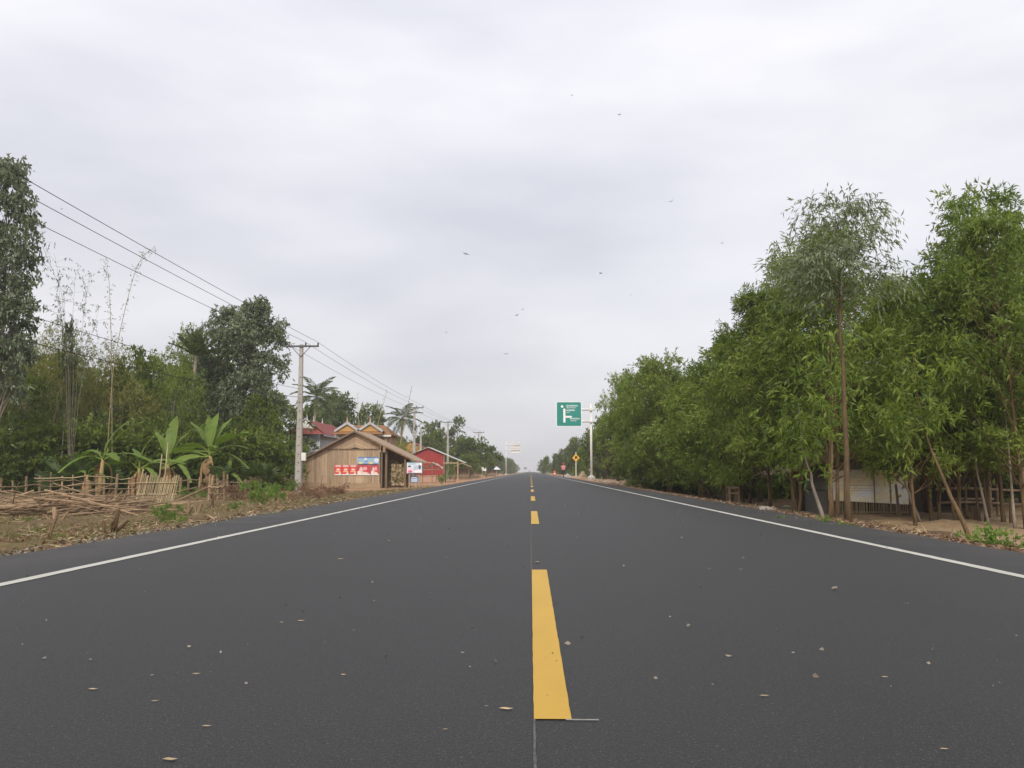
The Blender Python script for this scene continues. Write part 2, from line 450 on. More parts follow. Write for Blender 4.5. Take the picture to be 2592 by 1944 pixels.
# road slab: 6 cm thick sheet with a slightly ragged edge
ry = np.concatenate([np.arange(-40, 70, .22), np.arange(70, 200, 1.5), np.arange(200, 1000, 20)])
rv = []
for i, y in enumerate(ry):
    jl = (float(vnoise(np.array(y * 2.1), np.array(1.5), 8)) - .5) * .16 + (float(vnoise(np.array(y * .5), np.array(7.5), 9)) - .5) * .14
    jr = (float(vnoise(np.array(y * 2.1), np.array(11.5), 8)) - .5) * .14 + (float(vnoise(np.array(y * .5), np.array(17.5), 9)) - .5) * .12
    rv += [(ROAD_L + jl - .05, y, -.09), (ROAD_L + jl, y, 0), (-2.3, y, 0), (0, y, 0), (2.3, y, 0), (ROAD_R + jr, y, 0), (ROAD_R + jr + .05, y, -.09)]
n = len(ry); k = 7
rq = [(i * k + j, i * k + j + 1, (i + 1) * k + j + 1, (i + 1) * k + j) for i in range(n - 1) for j in range(k - 1)]
road = tag(obj('road', mesh_np('road', rv, rq, mat=m_asph)), kind='structure')
def strip(name, x0, x1, y0, y1, z, mat, parent, step=None, seed=0, jit=.006):
    ys = np.arange(y0, y1, step) if step else np.linspace(y0, y1, 2)
    ys = np.append(ys, y1) if step else ys
    j0 = (np.random.default_rng(seed).random(len(ys)) - .5) * jit; j1 = (np.random.default_rng(seed + 1).random(len(ys)) - .5) * jit
    v = []
    for i, y in enumerate(ys): v += [(x0 + j0[i], y, z), (x1 + j1[i], y, z)]
    q = [(2 * i, 2 * i + 1, 2 * i + 3, 2 * i + 2) for i in range(len(ys) - 1)]
    return obj(name, mesh_np(name, v, q, mat=mat), parent)
for x0, x1, sd_ in ((-3.56, -3.46, 20), (3.46, 3.56, 22)):
    ys = None
    a = strip('edge_line', x0, x1, -5, 60, .004, m_wline, road, .15, sd_, .008)
    strip('edge_line', x0, x1, 60, 900, .004, m_wline, road, 12, sd_, 0)
Y1 = F * CAM_H / 607.0
DL, DP = 4.1, 10.0
for i in range(-1, 60):
    y0 = Y1 + i * DP
    strip('yellow_dash', .008, .122, y0, y0 + DL, .004, m_yel, road, .08 if i < 3 else None, 40 + i, 0.0022 if i < 3 else 0)
strip('guide_line', .006, .014, -5, Y1, .003, m_chalk, road, .05, 90, .003)
strip('guide_line', .000, .008, Y1 + DL, 120, .003, m_chalk, road, .1, 92, .003)
obj('chalk_tick', MB().box((.155, Y1 - .004, .0035), (.10, .006, .002)).mesh('chalk_tick', M('faded_tick', (.34, .33, .30), (.2, .195, .18), 30, rough=.9, bmp=0)), road)

exec_marker = 'objects'
# ------------------------------------------------------------------ vegetation builders
def unit(v): return v / (np.linalg.norm(v, axis=-1, keepdims=True) + 1e-9)
def leaves(base, direc, length, width, tint, r, bend=.15):
    """one folded rhombus per leaf; base (n,3), direc (n,3), length (n,), width (n,)"""
    n = len(base)
    side = unit(np.cross(direc, r.normal(size=(n, 3))))
    nor = np.cross(side, direc)
    mid = base + direc * (length * .45)[:, None] + nor * (length * bend * .5)[:, None]
    tip = base + direc * length[:, None] - nor * (length * bend * .3)[:, None]
    a = mid + side * (width * .5)[:, None]; c = mid - side * (width * .5)[:, None]
    v = np.stack([base, a, tip, c], 1).reshape(-1, 3)
    q = np.arange(n * 4).reshape(n, 4)
    return v, q, np.repeat(tint, 4)
def sprays(centers, outward, r, per, twig, ll, lw, droop, spread, tint):
    n = len(centers)
    d = unit(outward + r.normal(size=(n, 3)) * .55)
    k = np.repeat(np.arange(n), per)
    s = r.random(n * per)
    sag = -droop * .6 * s ** 2
    base = centers[k] + d[k] * (s * twig)[:, None] + np.stack([np.zeros(n * per), np.zeros(n * per), sag * twig], -1)
    ld = unit(d[k] * .6 + r.normal(size=(n * per, 3)) * spread + np.array([0, 0, -droop]))
    L = ll * (.65 + .6 * r.random(n * per)); W = lw * (.7 + .6 * r.random(n * per))
    tt = np.clip(tint[k] + r.normal(size=n * per) * .16, 0, 1)
    return leaves(base, ld, L, W, tt, r)
def tube_np(pts, radii, n=6):
    m = MB().tube(pts, radii, n, cap=False); return m.v, m.f
def make_tree(name, seed, H, R, z0, prof, lmat, bmat, clumps=60, per_clump=20, per=9, ll=.18, lw=.035, twig=.45, droop=.5, spread=.5,
              clump_r=.6, stems=1, trunk_r=.09, lean=.3, wiggle=.25, limb=.6, flat=1.0, squash=.75, stem_spread=.35, foot=.12):
    """returns (trunk mesh, crown mesh) for a tree standing on z=0; prof(t) gives the crown's half-width, t = 0..1 over the crown's height"""
    r = np.random.default_rng(seed)
    tb = MB(); stem_pts = []
    for s_ in range(stems):
        a = r.random() * 6.28
        top = np.array([math.cos(a) * lean, math.sin(a) * lean, H * (.93 if s_ == 0 else .6 + .3 * r.random())])
        b0 = np.array([math.cos(a) * foot * (stems > 1), math.sin(a) * foot * (stems > 1), -.15])
        if stems > 1:
            top[:2] = np.array([math.cos(a), math.sin(a)]) * (lean + stem_spread * R * (.3 + .7 * r.random()))
        ts = np.linspace(0, 1, 9)
        w1 = np.cumsum(r.normal(size=(9, 2)) * wiggle * .3, 0); w1 -= w1[0]
        pts = b0 + (top - b0) * ts[:, None]; pts[:, :2] += w1 * ts[:, None] ** .5
        rad = trunk_r * (1 if s_ == 0 else .75) * (1 - .86 * ts) * (1 + .35 * np.exp(-ts * 30))
        tb.tube([Vector(p) for p in pts], list(rad), 8)
        stem_pts.append(pts)
    cc = []
    tries = 0
    while len(cc) < clumps and tries < clumps * 60:
        tries += 1
        t = r.random(); z = z0 + (H - z0) * t
        a = r.random() * 6.28
        rr = R * prof(t) * (.35 + .65 * math.sqrt(r.random())) * (1 + .28 * math.sin(2 * a + seed) + .18 * math.sin(5 * a + z * 2))
        st = stem_pts[r.integers(len(stem_pts))]
        ax = np.array([np.interp(z, st[:, 2], st[:, 0]), np.interp(z, st[:, 2], st[:, 1])])
        p = np.array([ax[0] + math.cos(a) * rr, ax[1] + math.sin(a) * rr, z])
        cc.append(p)
    cc = np.array(cc)
    # limbs from the nearest stem to the clumps
    for i, p in enumerate(cc):
        if r.random() > limb: continue
        st = stem_pts[r.integers(len(stem_pts))]
        zz = max(z0 * .6, p[2] - (.4 + .7 * r.random()) * (np.hypot(*p[:2]) + .3))
        q = np.array([np.interp(zz, st[:, 2], st[:, 0]), np.interp(zz, st[:, 2], st[:, 1]), zz])
        mid = (p + q) / 2 + r.normal(size=3) * .12 + np.array([0, 0, -.08])
        rad0 = trunk_r * .32 * (1 - .6 * zz / H)
        tb.tube([Vector(q), Vector(mid), Vector(p)], [rad0, rad0 * .7, rad0 * .25], 5, cap=False)
    n = len(cc) * per_clump
    k = np.repeat(np.arange(len(cc)), per_clump)
    cr = clump_r * (.6 + .8 * r.random(len(cc)))
    dv = unit(r.normal(size=(n, 3))) * (r.random(n) ** .45)[:, None] * cr[k][:, None]
    dv[:, 2] *= squash
    cent = cc[k] + dv
    axis_ = np.stack([np.zeros(n), np.zeros(n), cent[:, 2] - .5], -1)
    outw = unit(dv + .5 * unit(cent - axis_) + np.array([0, 0, .25]))
    tint = np.clip(r.random(len(cc))[k] * .6 + r.random(n) * .4, 0, 1)
    v, q, tt = sprays(cent, outw, r, per, twig, ll, lw, droop, spread, tint)
    tm = tb.mesh(name + '_trunk', bmat, True)
    return tm, mesh_np(name + '_crown', v, q, mat=lmat, tint=tt)

def tree_obj(name, meshes, loc, rz, sx, sz, label, cat='tree', group=None):
    o = empty(name, loc, rz, label, cat, group)
    o.scale = (sx, sx, sz)
    obj('trunk', meshes[0], o); obj('crown', meshes[1], o)
    return o
def p_round(t): return math.sqrt(max(0, 1 - (2 * t - .9) ** 2 * .85))
def p_col(t): return .75 + .25 * math.sin(math.pi * min(1, t * 1.1)) - max(0, t - .8) * 2.2
def p_cone(t): return (1 - t) ** .6 * min(1, .35 + t * 3)
def p_aca(t): return min(1, .55 + t * 1.3) * (1 - max(0, t - .45) * 1.45)

# prototypes: (meshes, height, radius)
PR = {}
for i in range(4):
    PR['aca%d' % i] = (make_tree('acacia', 100 + i, 8.0, 2.3, 1.7, p_aca, l_acacia if i != 2 else l_acacia2, m_bark, clumps=84, per_clump=26, per=9, ll=.20, lw=.044,
                                 twig=.45, droop=.5, clump_r=.5, stems=[1, 3, 2, 3][i], trunk_r=[.075, .062, .068, .058][i], lean=.35), 8.0)
PR['acatall'] = (make_tree('tall_acacia', 120, 9.0, .95, 6.0, lambda t: .45 + .75 * math.sin(math.pi * min(1, max(0, t * 1.02))) ** .8, l_euc, m_bark, clumps=36, per_clump=20, per=9, ll=.20, lw=.036,
                           twig=.6, droop=.95, clump_r=.5, stems=1, trunk_r=.085, lean=.25), 9.0)
for i in range(3):
    PR['mid%d' % i] = (make_tree('roadside_tree', 140 + i, 7.0, 2.4, 1.0, p_aca, l_acacia if i else l_acacia2, m_bark, clumps=80, per_clump=22, per=8, ll=.24, lw=.062,
                                 twig=.42, droop=.45, clump_r=.55, stems=3, trunk_r=.08, lean=.4), 7.0)
for i in range(2):
    PR['euc%d' % i] = (make_tree('eucalyptus', 160 + i, 11.0, 1.5, 3.2, p_col, l_euc, m_barkg, clumps=125, per_clump=24, per=8, ll=.20, lw=.085,
                                 twig=.4, droop=.7, clump_r=.5, stems=1, trunk_r=.12, lean=.25), 11.0)
for i in range(2):
    PR['broad%d' % i] = (make_tree('broadleaf', 170 + i, 6.0, 2.4, .6, p_round, l_broad, m_barkg, clumps=78, per_clump=22, per=7, ll=.21, lw=.10,
                                   twig=.35, droop=.35, clump_r=.6, stems=2, trunk_r=.10), 6.0)
PR['light'] = (make_tree('light_tree', 180, 5.5, 2.2, .8, p_round, l_light, m_barkg, clumps=80, per_clump=22, per=8, ll=.17, lw=.05, twig=.4, droop=.45, clump_r=.6, stems=2, trunk_r=.07), 5.5)
PR['dry'] = (make_tree('bamboo_thicket', 181, 5.5, 2.6, .3, p_round, l_bamboo, m_bamb, clumps=90, per_clump=18, per=8, ll=.22, lw=.035, twig=.6, droop=.7, clump_r=.7, stems=9, trunk_r=.035, lean=.3, stem_spread=.9, foot=.5), 5.5)
PR['flat'] = (make_tree('umbrella_tree', 182, 6.0, 4.0, 1.8, lambda t: .55 + .45 * math.sin(math.pi * min(1, t + .15)), l_broad, m_barkg, clumps=70, per_clump=24, per=6, ll=.34, lw=.17, twig=.4, droop=.2, clump_r=.8, squash=.4, stems=2, trunk_r=.14), 6.0)
for i in range(3):
    PR['far%d' % i] = (make_tree('far_tree', 190 + i, 7.5, 2.8, .7, [p_round, p_aca, p_round][i], l_far if i != 1 else l_broad, m_barkg, clumps=55, per_clump=16, per=6, ll=.42, lw=.2, twig=.4, droop=.3, clump_r=.85, stems=2, trunk_r=.1), 7.5)
PR['lone'] = (make_tree('lone_tree', 197, 11.0, 2.3, 5.2, p_round, l_far, m_barkg, clumps=24, per_clump=18, per=6, ll=.40, lw=.2, twig=.35, droop=.2, clump_r=.85, stems=1, trunk_r=.13), 11.0)
def bush(name, seed, H, R, lmat, clumps=22, per_clump=16, per=8, ll=.10, lw=.04, **kw):
    return make_tree(name, seed, H, R, .1, p_round, lmat, m_stick, clumps=clumps, per_clump=per_clump, per=per, ll=ll, lw=lw, twig=.2 * H, droop=.15, spread=.55, clump_r=.26 * max(R, H), stems=5, trunk_r=.012, lean=.1, stem_spread=.8, foot=.08, **kw)
PR['shrub'] = (bush('green_shrub', 200, 1.0, .75, l_weed), 1.0)
PR['shrub2'] = (bush('leafy_shrub', 201, .62, .62, l_weed, clumps=26, per_clump=9, per=7, ll=.085, lw=.048), .62)
PR['deadbush'] = (bush('dead_shrub', 202, .8, 1.3, l_dry, clumps=26, per_clump=18, per=8, ll=.10, lw=.035), .8)
PR['under'] = (make_tree('understory', 203, 3.0, 1.7, .15, p_round, l_broad, m_barkg, clumps=44, per_clump=18, per=8, ll=.2, lw=.085, twig=.35, droop=.35, clump_r=.55, stems=5, trunk_r=.03, stem_spread=.8, foot=.3), 3.0)
PR['weed'] = (bush('weed', 204, .4, .3, l_weed, clumps=9, per_clump=9, per=7, ll=.08, lw=.028), .4)

def plant(kind, name, label, px=None, top=None, Y=None, x=None, H=None, wid=1.0, rz=None, cat='tree', group=None, dz=0.0):
    """a tree whose top shows at pixel (px, top) when it stands Y metres away"""
    meshes, H0 = PR[kind]
    if x is None:
        p = at(px, top, Y); x = p.x
        base = gz(x, Y); H = p.z - base
    else: base = gz(x, Y)
    sz = H / H0; sx = sz * wid
    return tree_obj(name, meshes, (x, Y, base - .03 + dz), random.random() * 6.28 if rz is None else rz, sx, sz, label, cat, group)

# ---- palms
def frond_mesh(name, seed, L, n, ll, lw, sag, mat, up=.5, vee=.5):
    """one feather frond: rachis arching along +X, leaflets both sides"""
    r = np.random.default_rng(seed)
    s = np.linspace(0, 1, 14)
    X = L * (s - .08 * s ** 3); Z = L * (up * s - sag * s ** 2.2)
    pts = np.stack([X, np.zeros_like(X), Z], -1)
    k = np.linspace(.18, 1, n)
    base = np.stack([np.interp(k, s, X), np.zeros(n), np.interp(k, s, Z)], -1)
    tan = unit(np.gradient(pts, axis=0)); td = np.stack([np.interp(k, s, tan[:, i]) for i in range(3)], -1)
    V = []; Q = []; T = []; o = 0
    for sgn in (-1, 1):
        d = unit(td * .75 + np.array([0, sgn * 1.0, 0]) + np.array([0, 0, vee - .9 * 1]) * (.3 + .5 * k)[:, None] + r.normal(size=(n, 3)) * .10)
        ln = ll * (np.sin(np.pi * (k * .86 + .12)) ** .6) * (.85 + .3 * r.random(n))
        v, q, t = leaves(base, d, ln, np.full(n, lw), np.clip(.5 + r.normal(size=n) * .2, 0, 1), r, .2)
        V.append(v); Q.append(q + o); T.append(t); o += len(v)
    tb = MB().tube([Vector(p) for p in pts], list(.028 * (1 - .8 * s)), 5)
    tv = np.array(tb.v); qs = [f for f in tb.f if len(f) == 4]
    V.append(tv); Q.append(np.array(qs) + o); T.append(np.full(len(tv), .9))
    return mesh_np(name, np.concatenate(V), np.concatenate(Q), mat=mat, tint=np.concatenate(T))
def palm(name, loc, H, fr, nf, label, seed, el_lo=-.7, el_hi=1.2, tr=.13, lean=(.3, 0)):
    r = np.random.default_rng(seed)
    o = empty(name, loc, 0, label, 'palm')
    ts = np.linspace(0, 1, 12)
    MB().tube([(lean[0] * t ** 2, lean[1] * t ** 2, -.2 + (H + .2) * t) for t in ts], [tr * (1.25 - .45 * t + .35 * math.exp(-t * 20)) for t in ts], 9).build('trunk', m_barkg, o, smooth=True)
    for i in range(nf):
        f = obj('frond', fr[i % len(fr)], o, (lean[0], lean[1], H - .05))
        el = el_lo + (el_hi - el_lo) * (i + .5) / nf
        f.rotation_euler = Euler((r.normal() * .15, -el, i * 2.399 + r.normal() * .15))
    return o
FR_COCO = [frond_mesh('coconut_frond', 300 + i, 3.0, 46, .75, .07, .55, l_palm, up=.25) for i in range(2)]
FR_DATE = [frond_mesh('stiff_frond', 310 + i, 2.1, 40, .5, .055, .18, l_palm, up=.1, vee=1.1) for i in range(2)]
def fan_mesh(name, seed, R, mat, n=26):
    """one fan leaf on its stalk: stalk along +X, blade segments spread in a disc"""
    r = np.random.default_rng(seed)
    st = 1.25 * R
    tb = MB().tube([(0, 0, 0), (st * .5, 0, .03), (st, 0, -.02)], [.022, .016, .012], 5)
    V = [np.array(tb.v)]; Q = [np.array([f for f in tb.f if len(f) == 4])]; T = [np.full(len(tb.v), 1.0)]; o = len(tb.v)
    th = np.linspace(-2.2, 2.2, n)
    d = unit(np.stack([np.cos(th), np.sin(th), -.12 - .25 * r.random(n)], -1))
    v, q, t = leaves(np.tile([st, 0, 0], (n, 1)), d, R * (.85 + .25 * r.random(n)), np.full(n, .105 * R), np.clip(.4 + r.normal(size=n) * .2, 0, 1), r, .05)
    # fold blades flat: width direction in the disc
    side = np.stack([-np.sin(th), np.cos(th), np.zeros(n)], -1)
    vv = v.reshape(n, 4, 3); mid = (vv[:, 1] + vv[:, 3]) / 2 + d * R * .15
    vv[:, 1] = mid + side * .075 * R; vv[:, 3] = mid - side * .075 * R
    V.append(vv.reshape(-1, 3)); Q.append(q + o); T.append(t)
    return mesh_np(name, np.concatenate(V), np.concatenate(Q), mat=mat, tint=np.concatenate(T))
FANS = [fan_mesh('fan_leaf', 330 + i, .85, l_fan) for i in range(3)]
def fan_palm(loc, n, sc, label, seed):
    r = np.random.default_rng(seed)
    o = empty('fan_palm', loc, r.random() * 6, label, 'palm')
    MB().tube([(0, 0, -.2), (0, 0, .25 * sc), (.02, 0, .55 * sc)], [.14 * sc, .12 * sc, .08 * sc], 9).build('trunk', m_barkg, o)
    for i in range(n):
        f = obj('fan_leaf', FANS[i % 3], o, (0, 0, .45 * sc)); f.scale = (sc,) * 3
        f.rotation_euler = Euler((r.normal() * .3, -(.05 + 1.25 * (i + .5) / n), i * 2.399 + r.normal() * .2))
    return o
def banana_leaf_mesh(name, seed, L, W, sag, mat, torn=.12, stalk=.35):
    r = np.random.default_rng(seed)
    n = 22; s = np.linspace(0, 1, n)
    X = L * (s - .25 * sag * s ** 2); Z = L * (.25 * s - sag * s ** 2)
    wid = W * np.where(s < stalk * .55, .02, np.sin(np.pi * np.clip((s - stalk * .5) / (1.02 - stalk * .5), 0, 1)) ** .55)
    V = []; Q = []
    for i in range(n):
        for side in (-1, 1):
            e = wid[i] * .5 * (1 - torn * (r.random() < .35) * r.random() * 3)
            V += [(X[i], 0, Z[i]), (X[i] - .05 * L * (wid[i] > .05), side * max(e, .008), Z[i] + e * .28 - (e * .2 * r.random()))]
    for i in range(n - 1):
        a = i * 4; b = a + 4
        Q += [(a, b, b + 1, a + 1), (a + 2, a + 3, b + 3, b + 2)]
    tb = MB().tube([(X[i], 0, Z[i] - .012) for i in range(n)], [.028 * (1 - .85 * s[i]) for i in range(n)], 5, cap=False)
    o = len(V); V = np.concatenate([np.array(V), np.array(tb.v)]); Q = np.concatenate([np.array(Q), np.array(tb.f) + o])
    tint = np.concatenate([np.clip(.35 + r.normal(size=o) * .12, 0, 1), np.full(len(tb.v), 1.0)])
    return mesh_np(name, V, Q, mat=mat, tint=tint)
BL = [banana_leaf_mesh('banana_leaf', 350 + i, 1.9, .36, [.38, .6, .85][i], l_ban) for i in range(3)]
BD = [banana_leaf_mesh('dead_banana_leaf', 360 + i, 1.3, .35, 1.4, m_deadleaf, torn=.3) for i in range(2)]
m_pstem = M('banana_stem', (.34, .28, .11), (.26, .17, .07), 3, (3, 3, .6), rough=.6, bmp=.3)
def banana(loc, H, angs, label, dead=3, sc=1.0, lean=(0, 0), seed=1):
    """angs: (azimuth deg seen from above with 0 = to the right, elevation deg, leaf kind, size)"""
    r = np.random.default_rng(seed)
    o = empty('banana_plant', loc, 0, label, 'banana plant')
    MB().tube([(0, 0, -.1), (lean[0] * .5, lean[1] * .5, H * .5), (lean[0], lean[1], H)], [.11 * sc, .085 * sc, .05 * sc], 9).build('stem', m_pstem, o, smooth=True)
    for az, el, kd, z in angs:
        f = obj('leaf', BL[kd], o, (lean[0], lean[1], H - .05)); f.scale = (z * sc,) * 3
        f.rotation_euler = Euler((r.normal() * .25, -math.radians(el), math.radians(az)))
    for i in range(dead):
        f = obj('dead_leaf', BD[i % 2], o, (lean[0], lean[1], H - .15)); f.scale = (sc * .8,) * 3
        f.rotation_euler = Euler((0, .35, r.random() * 6.28))
    return o

# ------------------------------------------------------------------ right side: the acacia belt
ACA_G = 'acacia belt along the right verge'
# (kind, base px, base row, height, width scale, label)
right_near = [
    ('acatall', 2148, 1332, None, 1.0, (2118, 478), 'tallest slender acacia with drooping grey-green crown beside the hut'),
    ('aca1', 2112, 1316, None, .95, (2040, 590), 'forked acacia directly left of the tallest one, in front of the hut'),
    ('aca0', 2318, 1326, None, .75, (2290, 735), 'leaning acacia at the right-hand end of the hut wall'),
    ('aca3', 2368, 1320, None, .95, (2350, 715), 'dark-stemmed acacia standing just right of the hut'),
    ('aca2', 2428, 1322, None, .75, (2425, 700), 'yellow-green acacia between the hut and the right-hand rail fence'),
    ('aca1', 2486, 1322, None, .72, (2480, 620), 'many-stemmed acacia behind the bright roadside shrub'),
    ('aca3', 2550, 1322, None, .72, (2520, 490), 'tallest bushy acacia near the right edge of the picture'),
    ('aca0', 2600, 1336, None, .8, (2600, 550), 'acacia cut by the right edge of the picture'),
]
for k_, bx_, by_, h_, w_, tp, lab in right_near:
    b_ = gp(bx_, by_)
    t_ = at(tp[0], tp[1], b_.y)
    plant(k_, 'acacia_tree', lab, x=b_.x, Y=b_.y, H=t_.z - b_.z, wid=w_, group=ACA_G)
more_right = [
    ('aca2', 1990, 665, 27, .85, 'broad acacia over the thatched eave at the left of the hut'),
    ('aca0', 1935, 740, 29, .8, 'acacia forming the step where the belt grows taller'),
    ('aca1', 2010, 655, 34, .95, 'acacia rising behind the hut on its left side'),
    ('aca3', 2215, 720, 36, 1.15, 'acacia crown showing behind the hut roof'),
    ('aca2', 2330, 730, 34, 1.1, 'acacia behind the gap between hut and shed'),
    ('aca0', 2470, 690, 31, .8, 'acacia growing beside the open shed'),
    ('aca1', 2590, 600, 29, .8, 'acacia behind the shed at the right edge'),
    ('mid0', 1880, 880, 36, .9, 'acacia with a red-brown trunk behind the small wooden stand'),
    ('mid1', 1835, 905, 39, .9, 'acacia just left of the small wooden stand'),
    ('mid2', 1765, 935, 43, .95, 'bushy acacia with several pale leaning stems'),
    ('mid0', 1692, 912, 48, .85, 'acacia with a wispy top sprig above its neighbours'),
    ('mid1', 1650, 925, 55, .9, 'acacia halfway between the wooden stand and the green sign'),
    ('mid2', 1606, 940, 66, .75, 'acacia behind the rubble at the shoulder'),
    ('mid0', 1566, 962, 90, .62, 'acacia directly right of the green sign post'),
    ('mid1', 1800, 950, 50, 1.1, 'acacia filling the second row behind the wooden stand'),
    ('mid2', 1920, 860, 46, 1.0, 'tall acacia in the second row left of the hut'),
    ('mid0', 1700, 975, 66, 1.0, 'acacia in the second row behind the wispy top sprig'),
]
for k_, px_, top_, Y_, w_, lab in more_right:
    plant(k_, 'acacia_tree', lab, px_, top_, Y_, wid=w_, group=ACA_G)
# wood behind: closes the view under the crowns
for i, (px_, Y_) in enumerate([(1560, 95), (1620, 84), (1700, 74), (1780, 66), (1860, 60), (1940, 56), (2020, 54), (2100, 52), (2180, 50), (2260, 50), (2340, 48), (2420, 47), (2500, 46), (2580, 46), (2660, 44)]):
    x = at(px_, 1000, Y_).x
    plant('broad%d' % (i % 2), 'understory_tree', 'dense dark tree closing the shade behind the acacia belt', x=x, Y=Y_, H=5.4 + 1.2 * random.random(), wid=1.15, group='dark trees behind the acacia belt')
for i, (px_, row_) in enumerate([(1600, 1235), (1650, 1240), (1700, 1246), (1750, 1248), (1810, 1252), (1880, 1262), (1930, 1262), (1975, 1262), (2240, 1268), (2330, 1262), (2440, 1262), (2540, 1262)]):
    p = gp(px_, row_)
    plant('under', 'understory_bush', 'low dark bush under the acacia crowns', x=p.x + 1.2, Y=p.y + 1, H=2.1 + .7 * random.random(), wid=1.1, cat='bush', group='dark bushes under the acacia belt')

ORD = ['first', 'second', 'third', 'fourth', 'fifth', 'sixth', 'seventh', 'eighth', 'ninth', 'tenth', 'eleventh', 'twelfth', 'thirteenth', 'fourteenth', 'fifteenth']
# ------------------------------------------------------------------ left side: garden thicket behind the fence
plant('euc0', 'eucalyptus_tree', 'tall columnar grey-green tree cut by the left edge of the picture', 25, 420, 46, wid=.62)
plant('euc1', 'eucalyptus_tree', 'taller of the twin grey-green trees left of the concrete pole', 662, 762, 60, wid=.9, rz=2.0)
plant('euc0', 'eucalyptus_tree', 'shorter of the twin grey-green trees left of the concrete pole', 580, 785, 61, wid=.85, rz=.7)
plant('dry', 'bamboo_clump', 'yellowish bamboo thicket behind the left end of the fence', 110, 880, 53, wid=.6, cat='bamboo')
plant('dry', 'bamboo_clump', 'yellowish bamboo thicket right of the thin pale trunk', 215, 850, 55, wid=.58, cat='bamboo')
plant('dry', 'bamboo_clump', 'olive bamboo thicket behind the bamboo lattice gate', 300, 960, 54, wid=.75, cat='bamboo')
plant('broad0', 'broadleaf_tree', 'dark layered tree between the bamboo culms and the palm', 365, 888, 58, wid=.5)
plant('light', 'light_tree', 'pale green tree in front of the stiff-leaved palm', 480, 862, 64, wid=.55)
plant('light', 'light_tree', 'round light green tree above the banana plants', 440, 945, 56, wid=.62)
plant('broad1', 'broadleaf_tree', 'dense dark green tree behind the concrete pole', 668, 1015, 58, wid=.62)
plant('broad0', 'broadleaf_tree', 'dark green tree at the foot of the twin grey-green trees', 620, 1060, 57, wid=.75)
plant('broad1', 'broadleaf_tree', 'dark tree at the far left behind the fan palm', 50, 960, 52, wid=.7)
for i, (px_, top_, Y_) in enumerate([(20, 1060, 50), (110, 1070, 50), (190, 1080, 51), (270, 1070, 51), (345, 1080, 52), (420, 1075, 53), (500, 1070, 54), (570, 1090, 54), (650, 1100, 55), (722, 1120, 56)]):
    plant('under', 'garden_bush', '%s from the left of the leafy dark bushes behind the pole fence' % ORD[i], px_, top_, Y_, wid=.95, cat='bush', group='bushes behind the pole fence')
for i, (px_, top_, Y_) in enumerate([(0, 930, 70), (140, 930, 72), (300, 950, 74), (430, 940, 74), (560, 930, 76), (660, 1000, 78)]):
    plant('far%d' % (i % 3), 'garden_tree', '%s from the left of the trees at the back of the left garden' % ORD[i], px_, top_, Y_, wid=1.2, group='trees at the back of the left garden')

# bamboo culms
def culm(name, pts, r0, label, seed, nodes=22, leafy=.5, mat=None, sparse=1.0, cat='bamboo'):
    r = np.random.default_rng(seed)
    P = [Vector(p) for p in pts]
    base = P[0].copy()
    o = empty(name, base, 0, label, cat)
    ss = np.linspace(0, 1, 26); key = np.linspace(0, 1, len(P))
    C = np.stack([np.interp(ss, key, [p[i] - base[i] for p in P]) for i in range(3)], -1)
    for _ in range(3): C[1:-1] = (C[:-2] + 2 * C[1:-1] + C[2:]) / 4
    MB().tube([Vector(p) for p in C], [r0 * (1 - .75 * s) for s in ss], 6).build('culm', mat or m_bamb, o, smooth=True)
    kk = np.linspace(.35, 1, nodes)
    cent = np.stack([np.interp(kk, ss, C[:, i]) for i in range(3)], -1)
    m = int(14 * leafy)
    if m:
        k = np.repeat(np.arange(nodes), 2)
        side = unit(r.normal(size=(nodes * 2, 3)) * np.array([1, .5, .3]))
        v, q, t = sprays(cent[k] + side * .03, side, r, max(2, int(6 * leafy)), .22 * sparse, .17, .035, .5, .5, r.random(nodes * 2))
        obj('foliage', mesh_np('foliage', v, q, mat=l_bamboo, tint=t), o)
    return o
Yb = 48.5
culm('bamboo_culm', [(at(287, 1180, Yb).x, Yb, gz(-18, Yb)), at(283, 900, Yb), at(279, 780, Yb), at(276, 700, Yb), at(262, 655, Yb)], .024, 'left of the two bare bamboo culms standing above the thicket', 5, 20, .6)
culm('bamboo_culm', [(at(268, 1180, Yb).x, Yb, gz(-18, Yb)), at(285, 930, Yb), at(312, 800, Yb), at(340, 690, Yb), at(362, 645, Yb), at(388, 628, Yb)], .024, 'right bare bamboo culm bending over at its tip', 6, 24, .5)
def wispy(name, px0, top, Y, label, seed):
    """thin sparse bamboo spray: many fine stems fanning up"""
    r = np.random.default_rng(seed)
    b = at(px0, 1200, Y); base = Vector((b.x, Y, gz(b.x, Y)))
    o = empty(name, base, 0, label, 'bamboo')
    tb = MB(); cents = []
    for dx, tp in top:
        t = at(px0 + dx, tp, Y) - base
        pts = [Vector((0, 0, 0)), Vector((t.x * .25, 0, t.z * .5)), Vector((t.x * .62, r.normal() * .2, t.z * .8)), t + Vector((0, r.normal() * .3, 0))]
        tb.tube(pts, [.013, .010, .007, .004], 5)
        for i in range(26):
            s = .55 + .45 * r.random()
            q = pts[1].lerp(pts[2], min(1, s * 1.6 - .6)) if s < .8 else pts[2].lerp(pts[3], (s - .8) / .2)
            e = q + Vector((r.normal() * .45, r.normal() * .45, .1 + r.normal() * .3))
            tb.tube([q, e], [.006, .003], 3, cap=False)
            cents += [list(e), list(q.lerp(e, .6))]
    tb.build('culm', m_barkg, o)
    c = np.array(cents)
    v, q, t = sprays(c, unit(r.normal(size=c.shape)), r, 4, .25, .20, .04, .8, .4, r.random(len(c)))
    obj('foliage', mesh_np('foliage', v, q, mat=l_euc, tint=t), o)
    return o
